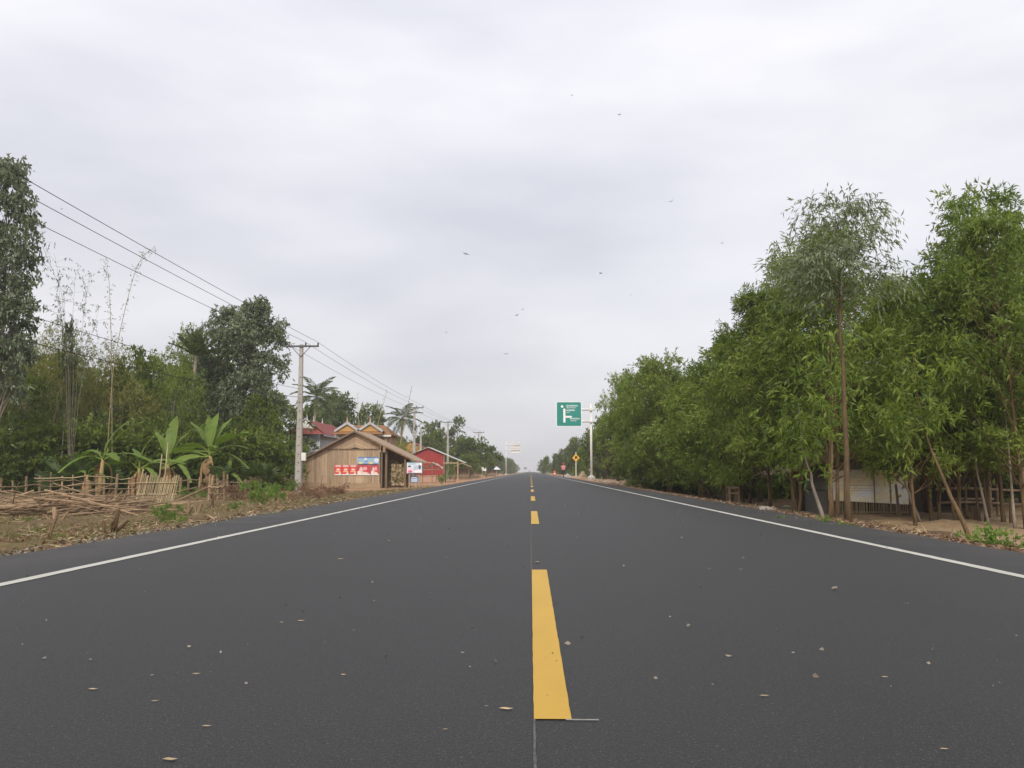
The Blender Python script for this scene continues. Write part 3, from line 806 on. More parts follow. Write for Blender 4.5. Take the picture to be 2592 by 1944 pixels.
wispy('wispy_bamboo', 178, [(-72, 585), (-40, 640), (10, 690), (45, 690), (70, 770), (-20, 720)], 48, 'thin wispy pale bamboo rising beside the tall tree at the left edge', 3)
# slim pale trunk in the thicket
pt_ = at(175, 1000, 37)
plant('lone', 'slim_tree', 'slim pale-trunked young tree inside the yellowish thicket', 172, 830, 49, wid=.25)

# palms
bpx = at(475, 1200, 58)
palm('stiff_palm', (bpx.x, 58, gz(bpx.x, 58)), at(475, 900, 58).z + .5, FR_DATE, 22, 'stiff-fronded palm crown rising above the left thicket', 1, el_lo=.25, el_hi=1.5)
bpx = at(790, 1200, 92)
palm('coconut_palm', (bpx.x, 92, gz(bpx.x, 92)), at(790, 1005, 92).z + .5, FR_COCO, 22, 'coconut palm behind the red-roofed house', 2, tr=.16)
bpx = at(1012, 1200, 118)
palm('coconut_palm', (bpx.x, 118, gz(bpx.x, 118)), at(1012, 1060, 118).z + .5, FR_COCO, 20, 'coconut palm behind the orange-tiled house', 3, tr=.16)
bpx = at(830, 1200, 100)
palm('coconut_palm', (bpx.x, 100, gz(bpx.x, 100)), at(838, 1035, 100).z + .5, FR_COCO, 18, 'lower coconut palm right of the red-roofed house', 4, tr=.15)

p = gp(105, 1262); fan_palm((p.x, p.y + 4.2, gz(p.x, p.y)), 18, .95, 'big dark fan palm behind the left end of the fence', 1)
p = gp(20, 1262); fan_palm((p.x, p.y + 4.6, gz(p.x, p.y)), 14, .85, 'fan palm at the very left edge of the picture', 2)
p = gp(590, 1252); fan_palm((p.x, p.y + 4.4, gz(p.x, p.y)), 14, .85, 'fan palm right of the two banana plants', 3)
p = gp(468, 1254); fan_palm((p.x, p.y + 4.6, gz(p.x, p.y)), 12, .75, 'fan palm between the lattice gate and the tall banana plant', 4)

p = gp(532, 1250); Yb = p.y + .8
banana((p.x, Yb, gz(p.x, Yb)), 2.05, [(172, 10, 0, 1.15), (195, -8, 0, 1.05), (150, 58, 0, 1.0), (120, 72, 0, 1.0), (85, 82, 0, 1.0), (60, 66, 0, 1.0), (30, 55, 1, .95), (-60, 35, 1, .8), (10, 20, 2, .8), (135, 30, 1, 1.0), (45, 35, 1, .9), (100, 62, 1, .9), (-20, 50, 0, .8)],
       'largest banana plant with broad leaves fanned out above the fence', 2, 1.5, (-.35, 0), 3)
p = gp(556, 1250); Yb = p.y + 1.0
banana((p.x, Yb, gz(p.x, Yb)), 1.0, [(20, 45, 1, .7), (160, 50, 1, .6), (80, 75, 0, .6), (-40, 20, 2, .7)], 'small banana plant with hanging dead leaves, right of the largest one', 4, 1.1, (.05, 0), 4)
p = gp(218, 1260); Yb = p.y + 1.2
banana((p.x, Yb, gz(p.x, Yb)), 1.75, [(35, 55, 0, 1.15), (60, 65, 0, 1.0), (150, 40, 2, .9), (10, 20, 1, 1.0), (-50, 20, 1, .9), (200, 20, 2, .8)], 'banana plant with one long leaf arching right over the fence', 3, 1.3, (.1, 0), 5)
p = gp(312, 1260); Yb = p.y + 1.5
banana((p.x, Yb, gz(p.x, Yb)), 1.3, [(20, 30, 1, 1.0), (165, 35, 2, 1.0), (75, 70, 0, .9), (-30, 10, 2, .9), (120, 55, 1, .9)], 'banana plant with dry hanging leaves left of the lattice gate', 5, 1.2, (0, 0), 6)
p = gp(392, 1258); Yb = p.y + 1.6
banana((p.x, Yb, gz(p.x, Yb)), 1.5, [(95, 75, 0, 1.25), (140, 60, 0, 1.0), (20, 40, 1, 1.0), (175, 15, 2, 1.0), (-30, 15, 2, .9), (60, 65, 0, .9)], 'banana plant with brown dead skirt behind the lattice gate', 6, 1.25, (-.1, 0), 7)
p = gp(190, 1260); Yb = p.y + 1.0
banana((p.x, Yb, gz(p.x, Yb)), 1.0, [(70, 60, 1, .6), (150, 40, 2, .7), (0, 30, 2, .7)], 'short banana stump with brown leaves behind the fence', 5, .9, (0, 0), 8)

# ------------------------------------------------------------------ trees further along the road
FARL = 'trees behind the roadside houses'
for k_, px_, top_, Y_, w_, lab in [
    ('far0', 868, 1010, 112, .8, 'dark bushy tree behind the thin vertical bamboo mast'),
    ('far2', 940, 1032, 118, .55, 'smaller dark tree just right of the thin vertical bamboo mast'),
    ('far1', 800, 1040, 105, .9, 'green tree between the red roof and the coconut palm'),
    ('light', 915, 1085, 100, 1.0, 'light green tree behind the orange-tiled roofs'),
    ('far2', 1010, 1110, 126, 1.0, 'hazy tree beneath the second coconut palm'),
    ('far0', 1095, 1075, 170, .7, 'pale hazy tree right of the second concrete pole'),
    ('far1', 1112, 1098, 140, .75, 'brownish tree rising behind the red hut'),
    ('far2', 1075, 1105, 130, .9, 'tree directly behind the red hut roof'),
    ('far0', 1140, 1135, 150, .8, 'tree right of the red hut roof'),
    ('dry', 985, 1110, 96, .9, 'dry olive thicket between the wooden shop and the red hut'),
    ('dry', 1020, 1125, 104, .8, 'dry thicket at the foot of the leaning bamboo mast'),
    ('light', 1140, 1170, 112, .5, 'young green tree under the red hut porch'),
    ('far1', 1170, 1120, 160, .8, 'hazy tree behind the umbrella-shaped tree'),
]:
    plant(k_, 'village_tree', lab, px_, top_, Y_, wid=w_, group=FARL)
plant('lone', 'lone_tree', 'lone high-crowned tree standing above the rest right of the third pole', 1160, 1062, 175, wid=.85)
plant('flat', 'umbrella_tree', 'wide umbrella-shaped dark green tree left of the blank sign gantry', 1208, 1112, 150, wid=.85)
plant('flat', 'umbrella_tree', 'lower light tree under the umbrella-shaped tree', 1195, 1152, 138, wid=.75)
random.seed(12)
for i in range(11):
    Y_ = 185 + i * 30
    plant('far%d' % (i % 3), 'roadside_tree', 'far hazy tree on the left side of the road', x=-9.5 - 3 * random.random(), Y=Y_, H=4.5 + 2.5 * random.random(), wid=.9, group='far trees on the left of the road')
for i in range(8):
    plant('far%d' % (i % 3), 'roadside_tree', 'far hazy tree well back from the left of the road', x=-17 - 8 * random.random(), Y=190 + i * 45, H=6 + 3 * random.random(), wid=1.1, group='far trees set back on the left')
for k_, px_, top_, Y_, w_, lab in [
    ('far0', 1530, 1060, 92, .8, 'grey-green tree behind the green sign post'),
    ('far1', 1500, 1095, 112, .8, 'tree to the left of the green sign post'),
    ('far2', 1455, 1112, 150, .8, 'pointed tree above the yellow diamond sign'),
    ('far1', 1470, 1140, 128, .9, 'tree directly behind the yellow diamond sign'),
    ('far0', 1432, 1140, 172, .8, 'tree behind the cyclist'),
    ('far2', 1408, 1150, 200, .8, 'hazy tree left of the cyclist'),
    ('far1', 1385, 1158, 245, .8, 'hazy tree near the far end of the road, right side'),
    ('far0', 1372, 1166, 300, .9, 'pale tree at the far end of the right-hand row'),
]:
    plant(k_, 'roadside_tree', lab, px_, top_, Y_, wid=w_)
for i in range(9):
    plant('far%d' % (i % 3), 'roadside_tree', 'far hazy tree on the right side of the road', x=8.5 + 3 * random.random(), Y=150 + i * 38, H=4.5 + 2 * random.random(), wid=.95, group='far trees on the right of the road')
for i in range(10):
    plant('far%d' % (i % 3), 'roadside_tree', 'far tree set back on the right of the road', x=18 + 10 * random.random(), Y=95 + i * 40, H=6 + 2 * random.random(), wid=1.2, group='far trees set back on the right')
# far-off wood that closes the horizon: one mass
r = np.random.default_rng(77)
n = 5200
wx = r.uniform(-520, 520, n); wy = 620 + r.random(n) * 330 + 40 * np.sin(wx * .02)
keep = (np.abs(wx) > 10) | (wy > 930); wx = wx[keep]; wy = wy[keep]; n = len(wx)
hz_ = 5.5 * vnoise(wx * .05, wy * .05, 4) + 3
cent = np.stack([wx, wy, -.4 + r.random(n) ** .7 * hz_], -1)
v, q, t = sprays(cent, unit(r.normal(size=(n, 3))), r, 7, 1.6, 2.2, 1.2, .2, .7, r.random(n))
tag(obj('distant_wood', mesh_np('distant_wood', v, q, mat=l_far, tint=t)), kind='stuff')

# ------------------------------------------------------------------ utility poles and cables
POLE_H = 8.65
pole_spots = [(51.6, -13.5, 'nearest concrete utility pole, with a meter box, left of the wooden shop'),
              (101.7, -13.35, 'second concrete utility pole, in front of the red hut'),
              (132.0, -12.3, 'third concrete utility pole, right of the red hut gable'),
              (168.0, -9.8, 'fourth concrete utility pole, rising behind the umbrella-shaped tree')]
def insulator(parent, x, z):
    MB().lathe([(.018, 0), (.05, .03), (.035, .07), (.055, .10), (.03, .16), (.02, .2)], (x, 0, z), 8).build('insulator', m_dark, parent, smooth=True)
POLES = []
for Y_, X_, lab in pole_spots:
    b = gz(X_, Y_)
    o = empty('utility_pole', (X_, Y_, b), 0, lab, 'utility pole', 'concrete utility poles along the left')
    # tapered square-ish shaft with bevelled corners
    mb = MB(); prof = []
    for z, s_ in ((-.2, .20), (POLE_H, .10)):
        for cx, cy in ((-1, -.7), (-.7, -1), (.7, -1), (1, -.7), (1, .7), (.7, 1), (-.7, 1), (-1, .7)):
            prof.append((cx * s_, cy * s_, z))
    mb.add(prof, [(i, (i + 1) % 8, 8 + (i + 1) % 8, 8 + i) for i in range(8)] + [tuple(range(8, 16)), tuple(range(7, -1, -1))])
    mb.build('shaft', m_conc, o)
    for i in range(13):
        z = .7 + i * .5
        s_ = .20 - .10 * z / POLE_H
        MB().box((.02, -s_ - .001, z), (.07, .008, .05)).build('climbing_slot', m_dark, o)
    MB().box((0, -.13, POLE_H - .12), (2.1, .09, .10)).build('crossarm', m_steel, o)
    MB().tube([(-.55, -.13, POLE_H - .16), (0, -.12, POLE_H - .75)], .022, 5).tube([(.55, -.13, POLE_H - .16), (0, -.12, POLE_H - .75)], .022, 5).build('brace', m_steel, o)
    for dx in (-.98, .25, .98): insulator(o, dx, POLE_H - .07)
    POLES.append((X_, Y_, b, o))
pb = POLES[0][3]
MB().box((.32, -.12, 2.05), (.24, .2, .46)).build('meter_box', m_white, pb)
MB().tube([(.28, -.05, .3), (.28, -.05, 1.8)], .02, 5).build('conduit', m_steel, pb)
# shorter service pole beside the second one
X_, Y_ = (1065 - 1343) / F * 99, 99
o = empty('service_pole', (X_, Y_, gz(X_, Y_)), 0, 'short concrete service pole with a lamp arm beside the second utility pole', 'utility pole')
MB().tube([(0, 0, -.2), (0, 0, 6.0)], [.16, .10], 8).build('shaft', m_conc, o)
MB().tube([(0, -.05, 6.0), (-.15, -.05, 6.2), (-.7, -.05, 6.35)], .03, 6).build('arm', m_steel, o)
MB().box((-.62, -.05, 6.0), (.16, .14, .42)).build('lamp', m_steel, o)
# cables: start at a pole behind the camera
BACK = (-14.2, -2.0, gz(-14.2, 0))
def cable(a, b, sag, label, r=.0105, group='overhead cables between the poles'):
    pts = []
    for i in range(33):
        t = i / 32; p = Vector(a).lerp(Vector(b), t); p.z -= sag * 4 * t * (1 - t); pts.append(p)
    o = MB().tube(pts, r, 5).build('overhead_cable', m_wire)
    return tag(o, label, 'cable', group)
ins = [(-.98, 'far-side'), (.25, 'middle'), (.98, 'road-side')]
spans = [((BACK[0], BACK[1], BACK[2] + .15), POLES[0]), (POLES[0], POLES[1]), (POLES[1], POLES[2]), (POLES[2], POLES[3])]
names = ['running off the left edge', 'between the first and second poles', 'between the second and third poles', 'between the third and fourth poles']
for (a, b), nm in zip(spans, names):
    for dx, side in ins:
        cable((a[0] + dx, a[1] - .13, a[2] + POLE_H + .13), (b[0] + dx, b[1] - .13, b[2] + POLE_H + .13), .25, '%s overhead cable %s' % (side, nm))
P0 = POLES[0]
cable(at(-60, 830, 24), (P0[0], P0[1] - .2, at(757, 1006, 51.6).z), .25, 'lower dark service cable crossing in front of the left thicket', .013, 'service cables')
cable(at(-40, 762, 26), (P0[0], P0[1] - .2, at(757, 985, 51.6).z), .2, 'upper dark service cable crossing in front of the left thicket', .010, 'service cables')

# bamboo masts above the houses
def mast(px0, y0, px1, y1, Y, label, r=.05):
    a = at(px0, y0, Y); b = at(px1, y1, Y)
    d = (b - a); a0 = a - d * ((a.z - gz(a.x, Y) + .1) / d.z)
    o = empty('bamboo_mast', a0, 0, label, 'mast')
    MB().tube([Vector((0, 0, 0)), (b - a0) * .5 + Vector((.05, 0, 0)), b - a0], [r, r * .8, r * .35], 6).build('pole', m_bamb, o)
    rr = np.random.default_rng(int(px0)); c = np.array([list((b - a0) * s) for s in (.9, .95, 1.0)])
    v, q, t = sprays(c, np.tile([0, 0, 1.0], (3, 1)), rr, 4, .3, .2, .04, .5, .6, rr.random(3))
    obj('leaf_tuft', mesh_np('leaf_tuft', v, q, mat=l_bamboo, tint=t), o)
mast(908, 1075, 904, 997, 96, 'thin vertical bamboo mast behind the orange roofs')
mast(955, 1075, 980, 988, 97, 'bamboo mast leaning right above the second gable', .045)
mast(1010, 1135, 1042, 978, 94, 'long leaning bamboo mast left of the second utility pole', .06)

# ------------------------------------------------------------------ wooden shop
YS = 66.0
def sx(px): return at(px, 1193, YS).x
def sz(py): return at(1000, py, YS).z
gS = -.5
shop = empty('wooden_shop', (sx(868), YS, gS), 0, 'weathered timber shop with gabled plank wall, posters and a side porch', 'shop')
ox = sx(868)
def L(px, py): return (sx(px) - ox, sz(py) - gS)        # photo pixel -> shop's local x,z
xl, _ = L(768, 0); xr, _ = L(961, 0); ax_, az_ = L(898, 1091)
_, zl = L(0, 1162); _, zb = L(0, 1138); xe, ze = L(1058, 1169)
MB().box(((xl + xr) / 2, .3, .12), (xr - xl + .1, .5, .5)).build('plinth', M('earth_plinth', (.40, .29, .18), (.32, .22, .13), 2), shop)
def roof_z(x): return zl + (az_ - zl) * (x - xl) / (ax_ - xl) if x < ax_ else az_ + (ze - az_) * (x - ax_) / (xe - ax_)
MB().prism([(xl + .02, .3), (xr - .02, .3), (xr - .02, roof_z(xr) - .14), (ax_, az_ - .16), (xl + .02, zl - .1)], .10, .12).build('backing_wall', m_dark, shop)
random.seed(3)
npl = 29; pw = (xr - xl) / npl
xbm = L(822, 0)[0]
for i in range(npl):
    x0 = xl + i * pw; x1 = x0 + pw * .95
    y0 = .03 + random.random() * .025
    top0 = min(roof_z(x0) - .12, zb if x0 > xbm - .01 else 99); top1 = min(roof_z(x1) - .12, zb if x0 > xbm - .01 else 99)
    b0 = .34 + random.random() * .05
    MB().prism([(x0, b0), (x1, b0 + random.random() * .02), (x1, top1), (x0, top0)], y0, y0 + .03).build('plank', m_wood, shop)
MB().box(((xbm + xr) / 2, .01, zb + .03), (xr - xbm, .06, .07)).build('tie_beam', m_wood2, shop)
# chevron boards in the gable
nb = 9
for i in range(nb):
    for sgn in (-1, 1):
        d0 = i * .21; d1 = d0 + .195
        if sgn < 0:
            s_ = (az_ - zl) / (ax_ - xl); xend = xbm
        else:
            s_ = (az_ - ze) / (xe - ax_); xend = xr
        s_ = max(s_, .01)
        zt = az_ - .17 - d0; zt2 = az_ - .17 - d1
        xa = ax_ + sgn * .004
        xq = lambda zz, zc: ax_ + sgn * (zc - zz) / s_
        lim = abs(xend - ax_)
        xA = min(lim, (zt - zb) / s_); xB = min(lim, (zt2 - zb) / s_)
        if zt2 < zb + .05: continue
        poly = [(xa, zt), (xa, zt2), (ax_ + sgn * xB, zt2 - s_ * xB), (ax_ + sgn * xA, zt - s_ * xA)]
        poly = [(x, max(z, zb + .07)) for x, z in poly]
        if sgn < 0: poly = poly[::-1]
        y0 = .02 + random.random() * .02
        MB().prism(poly, y0, y0 + .03).build('gable_board', m_wood, shop)
# roof: two slopes of lapped sheets
def slope(xa, za, xb, zb_, y0, y1, name, mat, parent, n=6, th=.07):
    roof = None
    for i in range(n):
        t0, t1 = i / n, (i + 1.06) / n
        x0, z0, x1, z1 = lerp(xa, xb, t0), lerp(za, zb_, t0), lerp(xa, xb, min(t1, 1)), lerp(za, zb_, min(t1, 1))
        lift = .02
        poly = [(x0, z0), (x1, z1 + lift), (x1, z1 + lift + th * .5), (x0, z0 + th)]
        if xb < xa: poly = poly[::-1]
        MB().prism(poly, y0 + random.random() * .08, y1).build(name, mat, parent)
slope(ax_, az_ - .02, xl - .25, zl - .16, -.45, 6.5, 'roof_sheet', m_thatch, shop)
slope(ax_, az_ - .02, xe, ze - .02, -.45, 6.5, 'roof_sheet', m_thatch, shop, 8)
MB().prism([(xl - .25, zl - .24), (ax_, az_ - .12), (ax_, az_ - .03), (xl - .25, zl - .17)], -.43, -.40).build('bargeboard', m_wood2, shop)
MB().prism([(ax_, az_ - .12), (xe, ze - .10), (xe, ze - .03), (ax_, az_ - .03)], -.43, -.40).build('bargeboard', m_wood2, shop)
# porch
for px_, w_ in ((964, .14), (976, .16), (1026, .12)):
    x, _ = L(px_, 0)
    MB().box((x, .3 if px_ != 1026 else -.1, (roof_z(x) - .12) / 2), (w_, w_, roof_z(x) - .12)).build('post', m_wood2, shop)
xA, xB = L(980, 0)[0], L(1024, 0)[0]
MB().prism([(xr + .05, .1), (xB, .1), (xB, roof_z(xB) - .15), (xr + .05, roof_z(xr + .05) - .15)], 3.0, 3.05).build('back_wall', m_wood2, shop)
MB().box((xr - .03, 3.3, 1.4), (.06, 6.2, 2.6)).build('side_wall', m_wood2, shop)
for i in range(9):
    xx = L(990, 0)[0] + i * .12
    MB().box((xx, .5 + .02 * (i % 2), 1.0), (.105, .03, 1.5 + .2 * random.random())).build('porch_board', m_wood, shop)
xd = L(984, 0)[0]
for z in (.5, 1.1, 1.7, 2.0): MB().box((xd, 1.2, z), (.7, .5, .04)).build('shelf', m_wood2, shop)
for dx in (-.33, .33): MB().box((xd + dx, 1.0, 1.05), (.06, .06, 2.1)).build('shelf_post', m_wood2, shop)
# vine on the porch boards
rr = np.random.default_rng(5); n = 150
c = np.stack([rr.uniform(L(985, 0)[0], L(1024, 0)[0], n), .4 + rr.random(n) * .1, .4 + rr.random(n) * 1.5], -1)
v, q, t = sprays(c, np.tile([0, -1.0, 0], (n, 1)), rr, 5, .12, .10, .05, .3, .6, rr.random(n) * .6)
o = obj('climbing_vine', mesh_np('climbing_vine', v, q, mat=l_bamboo, tint=t)); o.location = shop.location
tag(o, 'dry green vine climbing the porch boards of the timber shop', 'vine')

# posters on the plank wall
def poster(px0, py0, px1, py1, name, mat, label, cat, group=None, yoff=-.005, strip_c=None):
    a = (sx(px0), sz(py0)); b = (sx(px1), sz(py1))
    o = empty(name, ((a[0] + b[0]) / 2, YS + yoff, (a[1] + b[1]) / 2), 0, label, cat, group)
    MB().box((0, 0, 0), (b[0] - a[0], .008, a[1] - b[1])).build('sheet', mat, o)
    if strip_c:
        MB().box((0, -.008, -(a[1] - b[1]) / 2 + .05), (b[0] - a[0], .008, .09)).build('bottom_strip', strip_c, o)
    return o
RED = (.62, .045, .04)
m_post1 = print_mat('poster_red', RED, [('e', .5, .5, .42, .30, (.70, .10, .06)), ('e', .5, .55, .3, .12, (.80, .55, .50)), ('r', .5, .9, .42, .10, (.70, .45, .45)), ('e', .75, .2, .16, .12, (.75, .6, .5)), ('r', .5, .36, .38, .03, (.85, .65, .4))])
m_post2 = print_mat('poster_pink', (.45, .04, .06), [('e', .5, .12, .45, .25, (.75, .58, .5)), ('e', .3, .5, .16, .35, (.75, .5, .48)), ('e', .6, .65, .2, .2, (.75, .35, .38)), ('e', .15, .25, .15, .22, (.8, .68, .62)), ('r', .75, .42, .2, .06, (.62, .04, .05))])
xs_ = [(847, 865, 0), (866, 884, 0), (885, 903, 0), (904, 937, 1), (939, 959, 1)]
posl = ['first red poster from the left on the timber shop wall', 'second red poster from the left on the timber shop wall', 'third red poster from the left, beside the wider pink one', 'wide pink-and-red poster below the blue banner', 'narrow pink-and-red poster at the right corner of the plank wall']
for i, ((a, b, k_), lb) in enumerate(zip(xs_, posl)):
    poster(a, 1177, b, 1203, 'advert_poster', [m_post1, m_post2][k_], lb, 'poster', 'red posters on the shop wall', -.006, m_white)
m_blue = print_mat('banner_blue', (.30, .45, .60), [('r', .5, .93, .5, .08, (.06, .18, .45)), ('r', .5, .05, .5, .07, (.06, .18, .45)), ('r', .16, .17, .09, .12, (.78, .62, .15)), ('r', .62, .17, .10, .12, (.78, .62, .15)), ('e', .38, .72, .07, .2, (.75, .7, .75)), ('e', .42, .4, .09, .16, (.15, .28, .5)), ('e', .88, .55, .12, .35, (.65, .72, .8))])
poster(904, 1157, 959, 1175, 'shop_banner', m_blue, 'pale blue banner with two yellow labels above the red posters', 'banner', None, -.012)

# sign boards on posts in front of the shop corner
YB = 62.0
def board(px0, py0, px1, py1, Y, name, mat, label, posts, cat='sign', frame=True, th=.03, backmat=None):
    a = at(px0, py0, Y); b = at(px1, py1, Y); cx = (a.x + b.x) / 2; g = gz(cx, Y)
    o = empty(name, (cx, Y, g), 0, label, cat)
    W, H = b.x - a.x, a.z - b.z; zc = (a.z + b.z) / 2 - g
    MB().box((0, 0, zc), (W, th, H)).build('panel', mat, o)
    if frame:
        f = MB()
        for z in (-1, 1): f.box((0, .02, zc + z * (H / 2 + .015)), (W + .06, .05, .03))
        for x in (-1, 1): f.box((x * (W / 2 + .015), .02, zc), (.03, .05, H))
        f.build('frame', m_steel, o)
    for px_ in posts:
        x = at(px_, 1193, Y).x - cx
        MB().box((x, .06, (a.z - g - .1) / 2 - .1), (.09, .07, a.z - g + .1)).build('post', m_wood, o)
    return o
m_ad = print_mat('shop_advert', (.62, .66, .74), [('e', .35, .9, .3, .13, (.35, .55, .65)), ('e', .15, .3, .28, .25, (.80, .55, .62)), ('e', .22, .2, .16, .13, (.6, .1, .3)), ('e', .6, .5, .2, .28, (.4, .5, .62)), ('e', .85, .62, .1, .28, (.08, .09, .2)), ('e', .17, .66, .12, .10, (.07, .07, .12)), ('e', .75, .2, .28, .2, (.82, .74, .78)), ('r', .5, .03, .5, .05, (.08, .08, .1)), ('e', .9, .85, .1, .12, (.72, .8, .8))])
board(1030, 1171, 1068, 1199, YB, 'shop_sign', m_ad, 'square pink-and-blue advertising board on posts at the shop corner', (1036, 1062))
m_bl = print_mat('blue_plate', (.10, .22, .42), [('r', .5, .78, .34, .07, (.7, .72, .78)), ('r', .5, .5, .40, .07, (.7, .72, .78)), ('r', .5, .22, .38, .09, (.7, .72, .78))])
board(1038, 1205, 1059, 1221, YB + .3, 'blue_plate_sign', m_bl, 'small blue plate with white lines of writing under the advertising board', (1046, 1053), frame=False)
p = gp(1014, 1233)
tag(MB().box((0, 0, .05), (.5, .35, .12), (0, 0, .2)).box((.05, 0, .12), (.3, .3, .06), (.2, .1, .3)).build('white_sack', m_white, None, p), 'small white sack lying on the ground by the shop porch', 'sack')

# ------------------------------------------------------------------ red hut with porch
YR = 98.0
gR = gz(-11, YR)
def rx(px): return at(px, 1193, YR).x
def rz_(py): return at(1000, py, YR).z - gR
hut = empty('red_hut', (rx(1085), YR, gR), 0, 'red sheet-metal hut with pale roof edge and open porch', 'hut')
hx = rx(1085)
xl, xr, ax_, az_ = rx(1052) - hx, rx(1122) - hx, rx(1084) - hx, rz_(1133)
xe0, ze0, xe1, ze1 = rx(1034) - hx, rz_(1153), rx(1176) - hx, rz_(1172)
def rzf(x): return az_ + (ze0 - az_) * (x - ax_) / (xe0 - ax_) if x < ax_ else az_ + (ze1 - az_) * (x - ax_) / (xe1 - ax_)
zw = rz_(1203)
MB().box(((xl + xr) / 2, 1.5, zw / 2), (xr - xl, 3.0, zw)).build('base_wall', M('pink_plaster', (.50, .30, .22), (.42, .25, .18), 2), hut)
ns = 9; sw = (xr - xl) / ns
for i in range(ns):
    x0 = xl + i * sw; x1 = x0 + sw
    xm = (x0 + x1) / 2
    MB().prism([(x0 + .01, zw), (x1 - .01, zw), (x1 - .01, rzf(x1) - .06), (x0 + .01, rzf(x0) - .06)], -.01 - .02 * (i % 2), .04).build('wall_sheet', m_red, hut)
MB().box((xr - .03, 1.5, (zw + rzf(xr)) / 2), (.05, 2.9, rzf(xr) - zw - .2)).build('side_wall', m_red, hut)
m_paleroof = M('pale_roof_edge', (.55, .52, .48), (.42, .40, .37), 2, (5, 1, 1), rough=.6)
slope(ax_, az_, xe0, ze0, -.4, 4.0, 'roof_sheet', m_paleroof, hut, 3)
slope(ax_, az_, xe1, ze1, -.4, 4.0, 'roof_sheet', m_paleroof, hut, 5)
for px_ in (1124, 1159):
    x = rx(px_) - hx
    MB().tube([(x, -.1, 0), (x, -.1, rzf(x) - .1)], .07, 7).build('porch_post', m_bamb, hut)
MB().box(((rx(1121) + rx(1161)) / 2 - hx, -.1, rz_(1172)), (rx(1161) - rx(1121), .09, .12)).build('porch_beam', m_wood, hut)
xx = rx(1159) - hx
MB().box((xx, -.1, .15), (.28, .28, .5)).build('post_foot', M('orange_foot', (.55, .25, .13), (.45, .2, .1), 3), hut)
# open stall in front of the hut
YT = 92.0
def tx(px): return at(px, 1193, YT).x
stall = empty('market_stall', (tx(1092), YT, gz(-10, YT)), 0, 'rickety pole stall with drooping cloth awning in front of the red hut', 'stall')
gT = gz(-10, YT); cx = tx(1092)
for px_, yt in ((1070, 1172), (1093, 1170), (1122, 1192), (1104, 1185)):
    MB().tube([(tx(px_) - cx, .3 * (px_ % 2), -.05), (tx(px_) - cx + .02, .3 * (px_ % 2), at(0, yt, YT).z - gT)], .045, 6).build('pole', m_stick, stall)
for (p0, y0, p1, y1) in ((1068, 1189, 1112, 1188), (1070, 1172, 1095, 1171), (1094, 1171, 1123, 1194), (1066, 1206, 1124, 1206)):
    MB().tube([(tx(p0) - cx, .1, at(0, y0, YT).z - gT), (tx(p1) - cx, .1, at(0, y1, YT).z - gT)], .035, 6).build('rail', m_bamb, stall)
za = at(0, 1171, YT).z - gT; zb2 = at(0, 1185, YT).z - gT
mb = MB()
for i in range(7):
    for j in range(5):
        mb.v.append((lerp(tx(1095), tx(1121), i / 6) - cx, lerp(-.2, 1.6, j / 4), lerp(za, zb2, (i / 6) ** 1.4) + .05 * math.sin(i * 2 + j) - .1 * (j in (0, 4))))
mb.f += [(i * 5 + j, i * 5 + j + 1, i * 5 + j + 6, i * 5 + j + 5) for i in range(6) for j in range(4)]
o = mb.build('awning', M('awning_cloth', (.42, .34, .26), (.3, .24, .18), 2), stall); o.modifiers.new('thickness', 'SOLIDIFY').thickness = .02
o2 = MB().prism([(tx(1066) - cx, zb2 - .1), (tx(1095) - cx, za - .35), (tx(1095) - cx, za - .05), (tx(1066) - cx, zb2 + .05)], .9, 1.0).build('back_cloth', m_wood2, stall)
tbl = empty('stall_table', (tx(1136), YT + 1.5, gz(-9, YT)), 0, 'small plank table under the red hut porch', 'table')
MB().box((0, 0, .72), (1.1, .7, .05)).build('top', m_wood, tbl)
for a in (-.48, .48):
    for b in (-.28, .28): MB().box((a, b, .35), (.06, .06, .7)).build('leg', m_wood2, tbl)

# ------------------------------------------------------------------ houses behind
def window(parent, x, y, z, w_, h_, along='x', glass=None, fm=None):
    s = (w_, .08, h_) if along == 'x' else (.08, w_, h_)
    f = MB()
    t = .06
    for sg in (-1, 1):
        if along == 'x':
            f.box((x + sg * (w_ / 2 - t / 2), y, z), (t, .12, h_)); f.box((x, y, z + sg * (h_ / 2 - t / 2)), (w_ - 2 * t - .004, .115, t))
        else:
            f.box((x, y + sg * (w_ / 2 - t / 2), z), (.12, t, h_)); f.box((x, y, z + sg * (h_ / 2 - t / 2)), (.115, w_ - 2 * t - .004, t))
    fo = f.build('window', fm or m_white, parent)
    MB().box((x, y, z), (w_ - 2 * t, .05, h_ - 2 * t) if along == 'x' else (.05, w_ - 2 * t, h_ - 2 * t)).build('pane', glass or M('window_glass', (.05, .10, .20), (.03, .06, .13), 2, rough=.15, bmp=0), fo)
def tiled_slope(pa, pb, pc, pd, name, mat, parent, rows=9, th=.06):
    """roof slope pa-pb = ridge edge, pd-pc = eave edge, built of lapped tile courses"""
    pa, pb, pc, pd = map(Vector, (pa, pb, pc, pd))
    nrm = (pb - pa).cross(pd - pa).normalized()
    if nrm.z < 0: nrm = -nrm
    for i in range(rows):
        t0, t1 = i / rows, min(1, (i + 1.12) / rows)
        a, b, c, d = pa.lerp(pd, t0), pb.lerp(pc, t0), pb.lerp(pc, t1), pa.lerp(pd, t1)
        lo, hi = nrm * .0, nrm * th
        mb = MB()
        v = [a + lo, b + lo, c + nrm * .035, d + nrm * .035, a + nrm * .02, b + nrm * .02, c + hi, d + hi]
        mb.add(v, [(0, 1, 2, 3), (7, 6, 5, 4), (0, 4, 5, 1), (1, 5, 6, 2), (2, 6, 7, 3), (3, 7, 4, 0)])
        mb.build(name, mat, parent)
